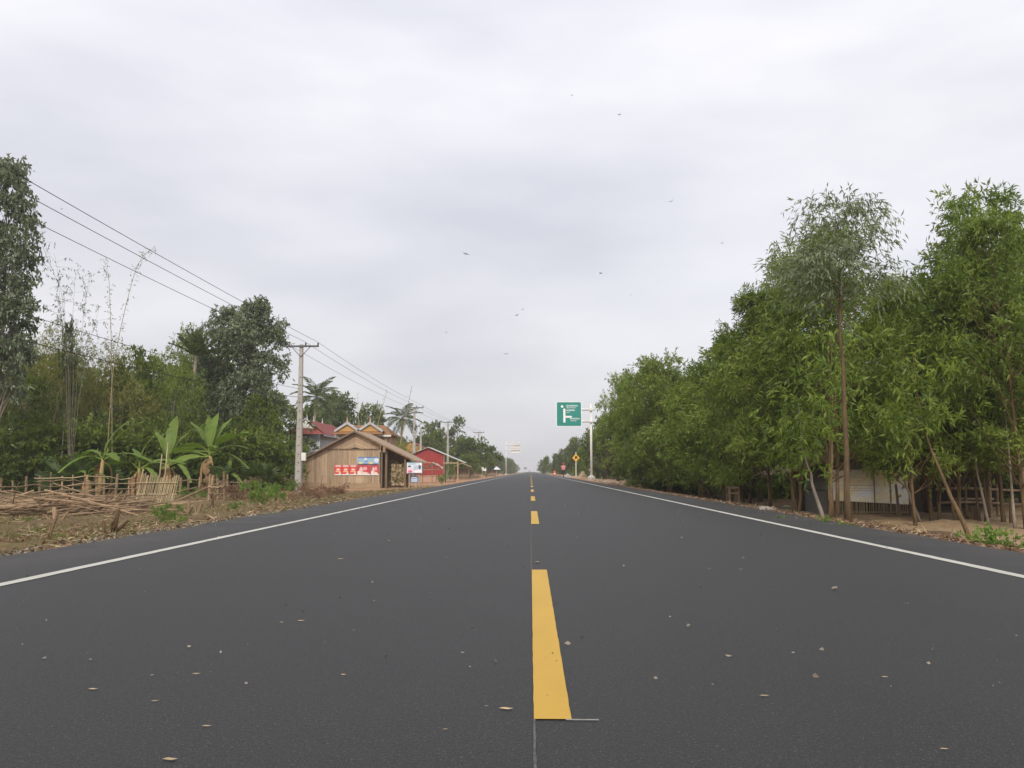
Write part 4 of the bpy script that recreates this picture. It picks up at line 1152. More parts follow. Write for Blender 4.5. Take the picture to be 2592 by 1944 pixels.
m_wallw = M('pale_blue_wall', (.62, .66, .70), (.52, .56, .60), 1.2, rough=.85, bmp=.05)
m_trim = M('grey_trim', (.50, .50, .52), (.40, .40, .42), 2, rough=.7, bmp=.05)
m_goldgable = M('ochre_gable', (.55, .31, .10), (.46, .25, .08), 2, rough=.7, bmp=.05)
# house A: red tiled roof, ridge running away from the road view
YA = 80.0; gA = -.5
hA = empty('red_roofed_house', (-20.4, YA, gA), 0, 'pale walled house with red tiled roof behind the timber shop', 'house')
W2, DP_ = 1.35, 11.0
ev, rd = at(0, 1097, YA).z - gA, at(0, 1063, YA).z - gA
MB().box((0, DP_ / 2, ev / 2), (2 * W2, DP_, ev)).build('wall', m_wallw, hA)
ov = .55
tiled_slope((0, .0, rd), (0, DP_ + .3, rd), (W2 + ov, DP_ + .3, ev - .15), (W2 + ov, -.2, ev - .15), 'tile_course', m_roofred, hA, 10)
tiled_slope((0, .0, rd), (0, DP_ + .3, rd), (-W2 - ov, DP_ + .3, ev - .15), (-W2 - ov, -.2, ev - .15), 'tile_course', m_roofred, hA, 10)
MB().prism([(-.75, ev + .45), (.75, ev + .45), (0, rd - .05)], .02, .08).build('gable_panel', m_white, hA)
tiled_slope((-.9, .0, ev + .42), (.9, .0, ev + .42), (W2 + ov, -.9, ev - .15), (-W2 - ov, -.9, ev - .15), 'tile_course', m_roofred, hA, 4)
for sg in (-1, 1):
    MB().prism([(0, rd + .02), (0, rd + .16), (sg * 1.0, ev + .52), (sg * 1.0, ev + .38)] if sg < 0 else [(0, rd + .16), (0, rd + .02), (1.0, ev + .38), (1.0, ev + .52)], -.10, .0).build('bargeboard', m_trim, hA)
MB().box((W2 + ov - .02, DP_ / 2 - .1, ev - .22), (.06, DP_ + 1.2, .16)).build('eaves_board', m_trim, hA)
for yy in (.5, 3.0, 6.5): MB().tube([(0, yy, rd), (0, yy, rd + .28), (0, yy, rd + .55)], [.09, .05, .01], 6).build('finial', m_trim, hA)
o = MB().box((W2 + .01, 1.6, 1.9), (.06, .8, 2.6)).build('door', m_dark, hA)
MB().box((W2 + .05, 1.9, 1.8), (.03, .05, .1)).build('handle', m_galv, o)
window(hA, W2 + .02, 5.2, 2.6, 1.1, 1.2, 'y')
window(hA, W2 + .02, 8.4, 2.6, 1.1, 1.2, 'y')
# house B: two ochre gables with grey bargeboards
YBh = 77.0; gB = -.5
def bx(px): return at(px, 1193, YBh).x
hB = empty('twin_gabled_house', (bx(905), YBh, gB), 0, 'house with two ochre gables, grey bargeboards and orange tiled roof behind the timber shop', 'house')
cx = bx(905); evB = at(0, 1099, YBh).z - gB
x0, x1 = bx(848) - cx, bx(985) - cx
MB().box(((x0 + x1) / 2, 3.2, evB / 2), (x1 - x0 - .6, 5.5, evB)).build('wall', M('ochre_wall', (.40, .28, .18), (.33, .22, .14), 1.5, rough=.85), hB)
rdB = at(0, 1078, YBh + 3).z - gB
tiled_slope((x0 + 1.2, 3.2, rdB), (x1 - 1.0, 3.2, rdB), (x1 + .1, .2, evB - .1), (x0 - .1, .2, evB - .1), 'tile_course', m_roofor, hB, 9)
tiled_slope((x0 + 1.2, 3.2, rdB), (x1 - 1.0, 3.2, rdB), (x1 + .1, 6.2, evB - .1), (x0 - .1, 6.2, evB - .1), 'tile_course', m_roofor, hB, 9)
tiled_slope((x1 - 1.0, 3.2, rdB), (x1 - 1.0, 3.25, rdB), (x1 + .1, 6.2, evB - .1), (x1 + .1, .2, evB - .1), 'tile_course', m_roofor, hB, 9)
tiled_slope((x0 + 1.2, 3.2, rdB), (x0 + 1.2, 3.25, rdB), (x0 - .1, 6.2, evB - .1), (x0 - .1, .2, evB - .1), 'tile_course', m_roofor, hB, 9)
MB().box(((x0 + x1) / 2, .15, evB - .16), (x1 - x0 + .2, .06, .14)).build('eaves_board', m_white, hB)
for pxa in (878, 936):
    gx_ = bx(pxa) - cx; ga = at(0, 1073, YBh).z - gB; hw = .98; gb = at(0, 1093, YBh).z - gB
    MB().prism([(gx_ - hw, gb), (gx_ + hw, gb), (gx_, ga - .05)], -.15, -.10).build('gable_panel', m_goldgable, hB)
    for sg in (-1, 1):
        poly = [(gx_, ga + .16), (gx_, ga - .08), (gx_ + sg * (hw + .12), gb - .1), (gx_ + sg * (hw + .12), gb + .12)]
        MB().prism(poly if sg > 0 else poly[::-1], -.32, -.18).build('bargeboard', m_trim, hB)
        tiled_slope((gx_, -.3, ga), (gx_, 3.0, ga), (gx_ + sg * (hw + .1), 2.2, gb - .02), (gx_ + sg * (hw + .1), -.3, gb - .02), 'tile_course', m_roofor, hB, 4)
    tiled_slope((gx_ - hw, -.1, gb - .03), (gx_ + hw, -.1, gb - .03), (gx_ + hw + .2, -.55, evB - .1), (gx_ - hw - .2, -.55, evB - .1), 'tile_course', m_roofor, hB, 2)
    MB().tube([(gx_, -.25, ga), (gx_, -.25, ga + .25), (gx_, -.28, ga + .6)], [.1, .06, .012], 6).build('finial', M('pink_finial', (.6, .38, .3), (.5, .3, .24), 3), hB)
for px_ in (905, 962, 985):
    MB().tube([(bx(px_) - cx, 3.2, rdB - .1), (bx(px_) - cx, 3.2, rdB + .2), (bx(px_) - cx, 3.2, rdB + .4)], [.08, .05, .01], 6).build('finial', m_trim, hB)
window(hB, x1 - 1.2, .42, 2.4, 1.0, 1.2)
window(hB, x1 - 3.2, .42, 2.4, 1.0, 1.2)
MB().box((x1 + .0, .5, evB / 2), (.18, .18, evB - .1)).build('corner_post', m_wood2, hB)
# further roofs between the trees
for (px_, py_, Y_, wd, lab, mt, gm) in ((1040, 1118, 110, 5.0, 'dark-red roofed house half hidden behind the utility poles', m_roofred, m_goldgable), (1165, 1132, 168, 5.0, 'far house with orange roof and white gable behind the umbrella-shaped tree', m_roofor, m_white)):
    t_ = at(px_, py_, Y_); g = -.5
    h = empty('village_house', (t_.x, Y_, g), 0, lab, 'house')
    top = t_.z - g; e = top - 1.3
    MB().box((0, 3, e / 2), (wd - .8, 5.5, e)).build('wall', m_wood2, h)
    for sg in (-1, 1): tiled_slope((0, 0, top), (0, 6, top), (sg * wd / 2, 6, e - .1), (sg * wd / 2, 0, e - .1), 'tile_course', mt, h, 6)
    MB().prism([(-wd / 2 + .5, e), (wd / 2 - .5, e), (0, top - .1)], .1, .2).build('gable_panel', gm, h)
    window(h, 0, .22, e - 1.0, .9, 1.0)

# ------------------------------------------------------------------ green direction sign (right) and blank-backed sign (left)
m_green = M('sign_green', (.012, .235, .195), (.010, .21, .175), .6, rough=.45, bmp=0)
m_face = M('sign_white', (.82, .82, .80), (.76, .76, .74), 2, rough=.5, bmp=0)
m_yellow = M('sign_yellow', (.80, .42, .02), (.74, .38, .02), 2, rough=.5, bmp=0)
m_black = M('sign_black', (.02, .02, .02), (.015, .015, .015), 2, rough=.6, bmp=0)
def cantilever(name, px_post, Y, ztop, panel, arms, face, label, side):
    X = at(px_post, 1193, Y).x; g = gz(X, Y)
    o = empty(name, (X, Y, g), 0, label, 'road sign')
    z = lambda py: at(px_post, py, Y).z - g
    x = lambda px: at(px, 1193, Y).x - X
    MB().lathe([(.40, -.2), (.40, .22), (.28, .34)], (0, 0, 0), 12).build('footing', m_conc, o)
    MB().box((0, 0, .36), (.42, .42, .04)).build('base_plate', m_galv, o)
    MB().tube([(0, 0, .3), (0, 0, z(ztop))], [.125, .105], 14).build('post', m_galv, o, smooth=True)
    MB().lathe([(.11, 0), (.09, .04), (.02, .06)], (0, 0, z(ztop)), 12).build('cap', m_galv, o)
    xa, xb = x(panel[0]), x(panel[2]); za, zb_ = z(panel[3]), z(panel[1])
    for py in arms:
        end = xa + .15 if xa < 0 else xb - .15
        MB().tube([(-.35 * np.sign(end), -.17, z(py)), (end, -.17, z(py))], .10, 10).build('arm', m_galv, o, smooth=True)
        MB().box((0, -.1, z(py)), (.34, .34, .2)).build('clamp', m_galv, o)
        for e in (-.16, .16): MB().tube([(e, -.3, z(py)), (e, .1, z(py))], .02, 6).build('bolt', m_galv, o)
    return o, x, z, xa, xb, za, zb_
o, fx, fz, xa, xb, za, zb_ = cantilever('direction_sign', 1497, 84.0, 1022, (1410, 1018.5, 1471.5, 1078.5), (1037, 1067), m_green, 'green direction sign with white arrows on a tall grey cantilever post', 1)
cx, cz, W, H = (xa + xb) / 2, (za + zb_) / 2, xb - xa, zb_ - za
def rrect(cx, cz, W, H, r, n=5):
    pts = []
    for sx_, sz__, a0 in ((1, -1, -90), (1, 1, 0), (-1, 1, 90), (-1, -1, 180)):
        for i in range(n + 1):
            a = math.radians(a0 + 90 * i / n); pts.append((cx + sx_ * (W / 2 - r) + r * math.cos(a), cz + sz__ * (H / 2 - r) + r * math.sin(a)))
    return pts
MB().prism(rrect(cx, cz, W + .13, H + .13, .16), -.262, -.242).build('rim', m_face, o)
MB().prism(rrect(cx, cz, W, H, .11), -.270, -.2635).build('panel', m_green, o)
def S(u, v): return (xa + u * W, za + v * H)        # 0..1 on the panel
# arrow: stem with pointed head, and a branch to the right
def poly_part(name, pts, mat=m_face, y=-.2725): MB().prism([S(*p) for p in pts], y - .003, y).build(name, mat, o)
poly_part('arrow', [(.265, .145), (.355, .145), (.355, .71), (.31, .745), (.265, .71)])
poly_part('arrow', [(.358, .345), (.58, .345), (.645, .385), (.58, .425), (.358, .425)])
poly_part('route_dot', [(.22 + .055 * math.cos(a * .5236), .82 + .055 * math.sin(a * .5236)) for a in range(12)])
random.seed(21)
def script_line(u0, u1, v0, v1):
    """a line of rounded script: small uneven upright strokes with curls and marks"""
    mb = MB(); u = u0; h = v1 - v0
    while u < u1 - .012:
        w_ = .016 + random.random() * .014
        a = S(u, v0 + h * .1 * random.random()); b = S(u + w_ * .85, v1 - h * .15 * random.random())
        t = .011 * W * .8
        for bx0, bz0, bw, bh in ((a[0], (a[1] + b[1]) / 2, t, b[1] - a[1]), (b[0], (a[1] + b[1]) / 2 + .1 * (b[1] - a[1]), t, (b[1] - a[1]) * .7), ((a[0] + b[0]) / 2, b[1] if random.random() < .6 else a[1], b[0] - a[0] - t, t)):
            mb.box((bx0, -.2735 - random.random() * .0006, bz0), (max(bw, .012), .003, max(bh, .012)))
        if random.random() < .4: mb.box(((a[0] + b[0]) / 2, -.2735, b[1] + .04), (.03, .003, .02))
        u += w_ + .006
    mb.build('lettering', m_face, o)
script_line(.39, .86, .815, .875); script_line(.40, .80, .745, .775); script_line(.39, .74, .625, .685); script_line(.40, .55, .555, .58)
script_line(.545, .94, .275, .33); script_line(.56, .82, .20, .23)

o, fx, fz, xa, xb, za, zb_ = cantilever('blank_backed_sign', 1281, 225.0, 1118, (1294, 1121, 1317, 1147), (1127, 1139.5), None, 'back of a big cantilever road sign with pale bars, far off on the left', -1)
cx, cz, W, H = (xa + xb) / 2, (za + zb_) / 2, xb - xa, zb_ - za
m_signback = M('sign_back', (.60, .58, .56), (.54, .52, .50), 1, rough=.6, bmp=0)
MB().prism(rrect(cx, cz, W, H, .12), -.10, -.06).build('panel', m_signback, o)
for v in (.05, .30, .52, .78, .97): MB().box((cx, -.14, za + v * H), (W * .97, .05, .10 if v not in (.05,) else .2)).build('stiffener', m_face, o)
for u in (.15, .85): MB().box((xa + u * W, -.19, cz), (.07, .04, H * .9)).build('upright', m_galv, o)

# yellow diamond warning sign
Yd = 118.0; X = at(1458, 1193, Yd).x; g = gz(X, Yd)
o = empty('warning_sign', (X, Yd, g), 0, 'yellow diamond warning sign on a white post', 'road sign')
zc = at(1458, 1159, Yd).z - g
MB().tube([(0, 0, .1), (0, 0, zc + .75)], .055, 10).build('post', m_white, o)
MB().lathe([(.26, -.1), (.24, .12), (.12, .2)], n=10).build('footing', m_conc, o)
MB().prism([(0, zc - .5), (.5, zc), (0, zc + .5), (-.5, zc)], -.085, -.065).build('panel', m_yellow, o)
MB().prism([(-.22, zc - .1), (-.05, zc - .2), (.05, zc - .02), (.2, zc - .22), (.24, zc + .0), (.1, zc + .12), (.22, zc + .2), (.0, zc + .26), (-.18, zc + .16), (-.1, zc + .04)], -.095, -.087).build('symbol', m_black, o)

# small boards on the right verge behind the green post
board(1490, 1172, 1502, 1192, 96, 'verge_board', m_face, 'white board half hidden behind the green sign post', (1496,), frame=False)
board(1502, 1174, 1513, 1184, 100, 'verge_plate', m_face, 'small pale plate right of the green sign post', (1507,), frame=False)
board(1219, 1182, 1231, 1192, 140, 'white_notice', m_face, 'small white notice board far off on the left verge', (1221, 1229), frame=False)

# heap of sand and rubble at the right shoulder
def heap(px, row, R, H, mat, label, seed):
    p = gp(px, row); r_ = np.random.default_rng(seed)
    mb = MB(); n = 18
    for i, t in enumerate(np.linspace(0, 1, 7)):
        for k in range(n):
            rr_ = R * (1 - t) ** .9 * (1 + .16 * r_.normal()) + .02
            mb.v.append((rr_ * math.cos(k * 6.283 / n), rr_ * math.sin(k * 6.283 / n), -.08 + (H + .08) * t ** .85))
    mb.f += [(i * n + k, i * n + (k + 1) % n, (i + 1) * n + (k + 1) % n, (i + 1) * n + k) for i in range(6) for k in range(n)]
    mb.f.append(tuple(6 * n + k for k in range(n)))
    return tag(mb.build('sand_heap', mat, None, p, smooth=True), label, 'sand heap')
m_sandheap = M('heap_sand', (.42, .33, .22), (.33, .25, .16), 4, rough=.95, bmp=.5, bdist=.03)
X = at(1474, 1193, 101).x
heap(1476, 1209, .8, .85, m_sandheap, 'pointed heap of sand between the warning sign and the green sign post', 1)
heap(1436, 1208, .7, .5, M('heap_gravel', (.36, .33, .29), (.27, .25, .22), 5, rough=.95, bmp=.5, bdist=.03), 'low grey gravel heap beside the cyclist', 2)
def rock_mesh(seed):
    r_ = np.random.default_rng(seed); mb = MB()
    n = 8
    for i, (rr_, z) in enumerate(((.55, -.35), (1.0, -.05), (.85, .4), (.4, .65))):
        for k in range(n):
            s = rr_ * (.8 + .45 * r_.random()); mb.v.append((s * math.cos(k * .785), s * .75 * math.sin(k * .785), z + .15 * r_.normal()))
    mb.f += [(i * n + k, i * n + (k + 1) % n, (i + 1) * n + (k + 1) % n, (i + 1) * n + k) for i in range(3) for k in range(n)]
    mb.f += [tuple(3 * n + k for k in range(n)), tuple(range(n - 1, -1, -1))]
    return mb.mesh('rock', m_stone)
ROCK = [rock_mesh(i) for i in range(4)]
random.seed(5)
for i in range(34):
    px_ = 1500 + 105 * random.random(); row = 1214 + (px_ - 1500) * .155 + 3 * random.random()
    p = gp(px_, row); p.z = max(p.z, gz(p.x, p.y))
    o = obj('rubble_stone', ROCK[i % 4], None, p, (0, 0, random.random() * 6)); s_ = .07 + .16 * random.random() ** 2; o.scale = (s_ * 1.4, s_, s_)
    tag(o, 'broken pale stone in the rubble at the foot of the green sign post', 'stone', 'rubble at the right shoulder')

# ------------------------------------------------------------------ cyclist
YC = 112.0; XC = at(1426, 1193, YC).x
bike = empty('bicycle', (XC, YC, 0.0), 0, 'dark bicycle ridden away along the right edge line', 'bicycle')
def wheel(y):
    w_ = empty_child = MB()
    ring = []
    for k in range(25):
        a = k * 2 * math.pi / 24; ring.append((0, y + .33 * math.cos(a), .335 + .33 * math.sin(a)))
    t_ = MB().tube(ring, .02, 6).build('wheel', m_black, bike)
    sp = MB()
    for k in range(10):
        a = k * math.pi / 5; sp.tube([(0, y, .335), (0, y + .32 * math.cos(a), .335 + .32 * math.sin(a))], .003, 3, cap=False)
    sp.tube([(-.05, y, .335), (.05, y, .335)], .025, 6)
    sp.build('spokes', m_galv, t_)
wheel(-.52); wheel(.52)
MB().tube([(0, -.52, .335), (0, -.05, .30), (0, -.17, .78), (0, -.52, .335)], .018, 6).tube([(0, -.05, .30), (0, .40, .72), (0, -.15, .72)], .018, 6).tube([(0, .52, .335), (0, .40, .72), (0, .36, .95)], .018, 6).build('frame', m_steel, bike)
MB().tube([(-.29, .24, .98), (-.2, .34, .98), (0, .36, .96), (.2, .34, .98), (.29, .24, .98)], .013, 6).build('handlebar', m_galv, bike)
MB().lathe([(.03, 0), (.10, .03), (.11, .06), (.05, .08)], (0, -.2, .78), 10).build('saddle', m_black, bike)
MB().box((0, -.50, .70), (.13, .40, .02)).build('rack', m_steel, bike)
MB().tube([(-.15, .02, .20), (0, -.05, .30), (.15, -.12, .40)], .012, 5).build('crank', m_galv, bike)
def skin_body(name, joints, edges, radii, mat, parent, root=0):
    me = bpy.data.meshes.new(name); me.from_pydata(joints, edges, []); me.update()
    o = obj(name, me, parent); me.materials.append(mat)
    sk = o.modifiers.new('skin', 'SKIN'); sk.use_smooth_shade = True
    for i, r_ in enumerate(radii): me.skin_vertices[0].data[i].radius = (r_, r_) if not isinstance(r_, tuple) else r_
    me.skin_vertices[0].data[root].use_root = True
    o.modifiers.new('sub', 'SUBSURF').levels = 2; o.modifiers['sub'].render_levels = 2
    return o
m_skin = M('skin', (.28, .15, .09), (.24, .125, .075), 5, rough=.6, bmp=0)
m_shirt = M('pink_shirt', (.56, .22, .22), (.47, .18, .18), 6, rough=.9, bmp=.2)
m_trou = M('dark_trousers', (.05, .045, .05), (.035, .03, .035), 6, rough=.9, bmp=.1)
per = empty('person', (XC, YC, 0.0), 0, 'person in a pink shirt and red cap riding a bicycle away', 'person')
J = [(0, -.20, .90), (0, -.17, 1.08), (0, -.10, 1.30), (0, -.06, 1.42), (0, -.04, 1.50), (0, -.02, 1.60), (0, -.01, 1.68),      # 0-6 pelvis..head
     (-.18, -.09, 1.38), (-.27, .03, 1.17), (-.27, .22, 1.02), (.18, -.09, 1.38), (.27, .03, 1.17), (.27, .22, 1.02),        # arms
     (-.10, -.18, .86), (-.14, .14, .66), (-.14, .02, .30), (-.14, .13, .23), (.10, -.18, .86), (.13, .18, .80), (.14, -.06, .48), (.14, .05, .41)]
E = [(0, 1), (1, 2), (2, 3), (3, 4), (4, 5), (5, 6), (3, 7), (7, 8), (8, 9), (3, 10), (10, 11), (11, 12), (0, 13), (13, 14), (14, 15), (15, 16), (0, 17), (17, 18), (18, 19), (19, 20)]
RR = [.13, .135, .15, .08, .055, .095, .085, .065, .048, .034, .065, .048, .034, .095, .07, .045, .035, .095, .07, .045, .035]
skin_body('body', J, E, RR, m_skin, per)
skin_body('shirt', [(0, -.20, .84), (0, -.17, 1.06), (0, -.10, 1.30), (0, -.07, 1.43), (-.19, -.09, 1.38), (-.28, .02, 1.18), (.19, -.09, 1.38), (.28, .02, 1.18)], [(0, 1), (1, 2), (2, 3), (2, 4), (4, 5), (2, 6), (6, 7)],
          [(.29, .21), (.26, .19), (.25, .18), .10, .11, .09, .11, .09], m_shirt, per)
skin_body('trousers', [(0, -.20, .88), (-.10, -.18, .85), (-.14, .14, .66), (-.14, .02, .34), (.10, -.18, .85), (.13, .18, .80), (.14, -.05, .50)], [(0, 1), (1, 2), (2, 3), (0, 4), (4, 5), (5, 6)], [.16, .12, .085, .065, .12, .085, .065], m_trou, per)
mb = MB().lathe([(.118, 1.60), (.125, 1.66), (.105, 1.74), (.05, 1.785), (.01, 1.79)], (0, -.01, 0), 14)
mb.prism([(-.08, 1.635), (.08, 1.635), (.07, 1.65), (-.07, 1.65)], .09, .2)
mb.build('cap', M('red_cap', (.42, .05, .05), (.36, .04, .04), 6, rough=.8), per, smooth=True)
for sg in (-1, 1):
    h = MB().box((sg * .27, .25, 1.0), (.07, .09, .035))
    for k in range(4): h.tube([(sg * .27 + (k - 1.5) * .018, .29, 1.005), (sg * .27 + (k - 1.5) * .018, .325, .985), (sg * .27 + (k - 1.5) * .018, .31, .955)], [.010, .009, .008], 5)
    h.tube([(sg * .235, .25, 1.0), (sg * .225, .28, .975)], [.011, .009], 5)
    h.build('hand', m_skin, per)

# traffic drums, umbrella stall far along the verges
def drum(px, row, s_, label):
    p = gp(px, row)
    o = empty('traffic_drum', p, 0, label, 'traffic drum', 'orange drums along the verges'); o.scale = (s_,) * 3
    MB().lathe([(.30, 0), (.30, .1), (.27, .12), (.27, .45), (.25, .47), (.24, .85), (.2, .9)], n=14).build('barrel', m_orange, o, smooth=False)
    MB().lathe([(.274, .22), (.274, .34)], n=14).build('band', m_face, o)
drum(1404, 1202, 1.0, 'orange drum on the right verge ahead of the cyclist')
drum(1280, 1200, 1.1, 'orange drum at the foot of the blank-backed sign')
drum(1236, 1206, .95, 'orange-red drum near the white notice board')
X, Yu = at(1257, 1193, 165).x, 165.0
o = empty('parasol', (X, Yu, gz(X, Yu)), 0, 'blue and white parasol over a far roadside stall on the left', 'parasol')
MB().tube([(0, 0, 0), (0, 0, 1.75)], .025, 6).build('pole', m_galv, o)
mb = MB(); n = 12
mb.v.append((0, 0, 1.85))
for k in range(n): mb.v.append((.85 * math.cos(k * 6.283 / n), .85 * math.sin(k * 6.283 / n), 1.3 + .04 * (k % 2)))
mb.f += [(0, 1 + k, 1 + (k + 1) % n) for k in range(n)]
mb.build('canopy', M('parasol_cloth', (.42, .42, .75), (.75, .75, .82), 1.2, rough=.8, bmp=0), o)
for px_, Y_, lab in ((1245, 168, 'dark thatched stall beside the parasol'), (1170, 128, 'low pole-framed stall right of the red hut'), (1200, 146, 'brown plank stall beside the white notice board')):
    X = at(px_, 1193, Y_).x; g = gz(X, Y_)
    o = empty('roadside_stall', (X, Y_, g), 0, lab, 'stall', 'far roadside stalls')
    for a in (-1.0, 1.0):
        for b in (-.8, .8): MB().tube([(a, b, -.1), (a, b, 1.9 + .15 * (b > 0))], .05, 6).build('post', m_stick, o)
    for s_ in (-1, 1): MB().prism([(0, 2.35), (s_ * 1.3, 1.8), (s_ * 1.3, 1.88), (0, 2.45)] if s_ < 0 else [(0, 2.45), (1.3, 1.88), (1.3, 1.8), (0, 2.35)], -1.0, 1.0).build('roof', m_thatch, o)
    MB().box((0, -.5, .6), (1.9, .5, .06)).build('counter', m_wood, o)
    MB().box((0, .8, .9), (1.9, .05, 1.5)).build('back_panel', m_wood2, o)

# ------------------------------------------------------------------ hut under the acacias
c0 = gp(2090, 1306); YH = c0.y; gH = gz(11, YH)
def ux(px): return at(px, 1193, YH).x
def uz(py): return at(2100, py, YH).z - gH
hx = ux(2190)
rh = empty('roadside_hut', (hx, YH, gH), 0, 'low hut of metal sheets over bamboo slats with thatched roof under the acacias', 'hut')
xa, xb = ux(2091) - hx, ux(2297) - hx
depth = 2.4
m_sheet = M('sky_tinted_sheet', (.66, .74, .92), (.86, .74, .38), 1.1, (1, 1, 1.6), rough=.36, metal=.7, bmp=.05, rand=.12)  # blue and yellow patches put reflected sky into the sheet colour
m_gsheet = M('grey_sheet', (.20, .195, .175), (.15, .145, .13), 2, rough=.6, bmp=.1)
zt = uz(1189); joints = [2091, 2145, 2209, 2250, 2297]
for i in range(4):
    x0, x1 = ux(joints[i]) - hx, ux(joints[i + 1]) - hx
    zb0 = uz(1266 + (joints[i] - 2091) * .052); zb1 = uz(1266 + (joints[i + 1] - 2091) * .052)
    zm = (zt + zb0) / 2
    MB().prism([(x0 + .01, zm + .004), (x1 - .01, zm + .004), (x1 - .01, zt), (x0 + .01, zt)], -.06, -.045).build('wall_sheet', m_sheet, rh)
    y_ = -.085 if i < 2 else -.07
    MB().prism([(x0 + .01, zb0), (x1 - .01, zb1), (x1 - .01, zm), (x0 + .01, zm)], y_, y_ + .015).build('wall_sheet', m_sheet, rh)
    # pressed ribs
for z in (.35, .42, .5, .75):
    zz = lerp(uz(1270), zt, z); MB().box(((ux(2095) + ux(2207)) / 2 - hx, -.095, zz), (ux(2207) - ux(2095), .02, .012)).build('rib', m_tin, rh)
for px_ in (2209, 2250): MB().box((ux(px_) - hx, -.09, (zt + uz(1272)) / 2), (.035, .03, zt - uz(1272))).build('batten', m_bamb, rh)
random.seed(8)
for i in range(52):
    x = lerp(xa + .02, xb - .02, i / 51) + random.uniform(-.01, .01)
    MB().tube([(x, -.02 + .015 * random.random(), -.05), (x + random.uniform(-.02, .02), -.02, uz(1262))], .013 + .008 * random.random(), 5).build('slat', m_bamb, rh)
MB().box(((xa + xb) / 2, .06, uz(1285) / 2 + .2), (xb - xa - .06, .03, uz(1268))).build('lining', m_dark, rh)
MB().box(((xa + xb) / 2, -.05, uz(1296)), (xb - xa, .03, .03)).build('slat_rail', m_bamb, rh)
MB().box((xa - .015, depth / 2, zt / 2 + .02), (.03, depth, zt - .06)).build('side_sheet', m_gsheet, rh)
MB().box((xa - .035, depth / 2, zt * .55), (.02, depth, .03)).build('side_seam', m_dark, rh)
MB().box((xb + .015, depth / 2, zt / 2), (.03, depth, zt)).build('side_sheet', m_gsheet, rh)
MB().box(((xa + xb) / 2, depth, zt / 2), (xb - xa, .03, zt)).build('back_sheet', m_gsheet, rh)
for x in (xa - .02, xb + .02): MB().tube([(x, -.07, -.1), (x, -.07, zt + .2)], .05, 7).build('corner_post', m_wood2, rh)
ax_, az_ = ux(2165) - hx, uz(1142)
MB().prism([(xa, zt + .02), (xb, zt + .02), (ax_, az_ - .1)], -.03, .0).build('gable_sheet', m_gsheet, rh)
rr = np.random.default_rng(9)
for sg, (pxe, pye) in ((-1, (1992, 1196)), (1, (2335, 1200))):
    ex, ez = ux(pxe) - hx, uz(pye)
    poly = [(ax_, az_ + .1), (ax_, az_), (ex, ez), (ex, ez + .09)]
    rf = MB().prism(poly if sg > 0 else poly[::-1], -.55, depth + .5).build('roof', m_thatch, rh)
    n = 900
    t = rr.random(n); yy = rr.uniform(-.62, depth + .5, n)
    base = np.stack([lerp(ax_, ex, t), yy, lerp(az_, ez, t) + .10], -1)
    d = unit(np.stack([np.full(n, ex - ax_), rr.normal(size=n) * .35, np.full(n, ez - az_ - .12)], -1) + rr.normal(size=(n, 3)) * .08)
    v, q, tt = leaves(base, d, .35 + .35 * rr.random(n), np.full(n, .05), rr.random(n), rr)
    tag(obj('thatch', mesh_np('thatch', v, q, mat=leafmat('thatch_straw', (.20, .15, .10), (.42, .35, .26), trans=.05, rough=.8), tint=tt), rf), kind='stuff')
# pale prop under the eave
p = gp(2030, 1292)
o = empty('eave_prop', p, 0, 'pale crooked trunk propping the thatched eave of the hut', 'post')
MB().tube([(0, 0, -.1), (.04, 0, .5), (-.06, 0, 1.1), (-.1, 0, 1.75)], [.13, .11, .10, .09], 8).build('shaft', m_barkg, o, smooth=True)
MB().tube([(0, 0, .9), (.12, .05, 1.3), (.2, .1, 1.7)], [.05, .04, .03], 6).build('branch', m_barkg, o)
def stump(px, row, H, r_, label, lean=(0, 0), mat=m_bark, n=2, seed=0):
    p = gp(px, row); rs = np.random.default_rng(seed + 50)
    o = empty('tree_stump', p, 0, label, 'stump')
    MB().tube([(0, 0, -.1), (lean[0] * .4, lean[1] * .4, H * .4), (lean[0], lean[1], H)], [r_ * 1.35, r_, r_ * .85], 8).build('trunk', mat, o)
    for i in range(n):
        a = rs.random() * 6.28
        MB().tube([(0, 0, H * .1), (math.cos(a) * .15, math.sin(a) * .1, H * .35), (math.cos(a) * .25, math.sin(a) * .15, H * (.5 + .3 * rs.random()))], [r_ * .7, r_ * .5, r_ * .35], 6).build('side_shoot', mat, o)
    return o
stump(2277, 1312, 1.15, .05, 'dark sawn post leaning in front of the hut wall', (-.08, 0), m_wood2, 0)
stump(2460, 1320, .5, .16, 'broad dark stump between the acacia trunks on the right', (.05, 0), m_bark, 3, 2)
# small wooden stand at the right verge
p = gp(1860, 1277)
o = empty('wooden_stand', p, 0, 'small rough wooden stand at the edge of the right verge', 'stand')
s_ = p.y / F
for dx in (-12, 10):
    for dy in (0, .45): MB().box((dx * s_, dy, .3), (.07, .06, .66)).build('leg', m_stick, o)
for z in (.42, .60): MB().box((-1 * s_, -.04, z), (24 * s_, .04, .06)).build('rail', m_stick, o)
MB().box((-1 * s_, .22, .64), (25 * s_, .5, .03)).build('top', m_wood2, o)
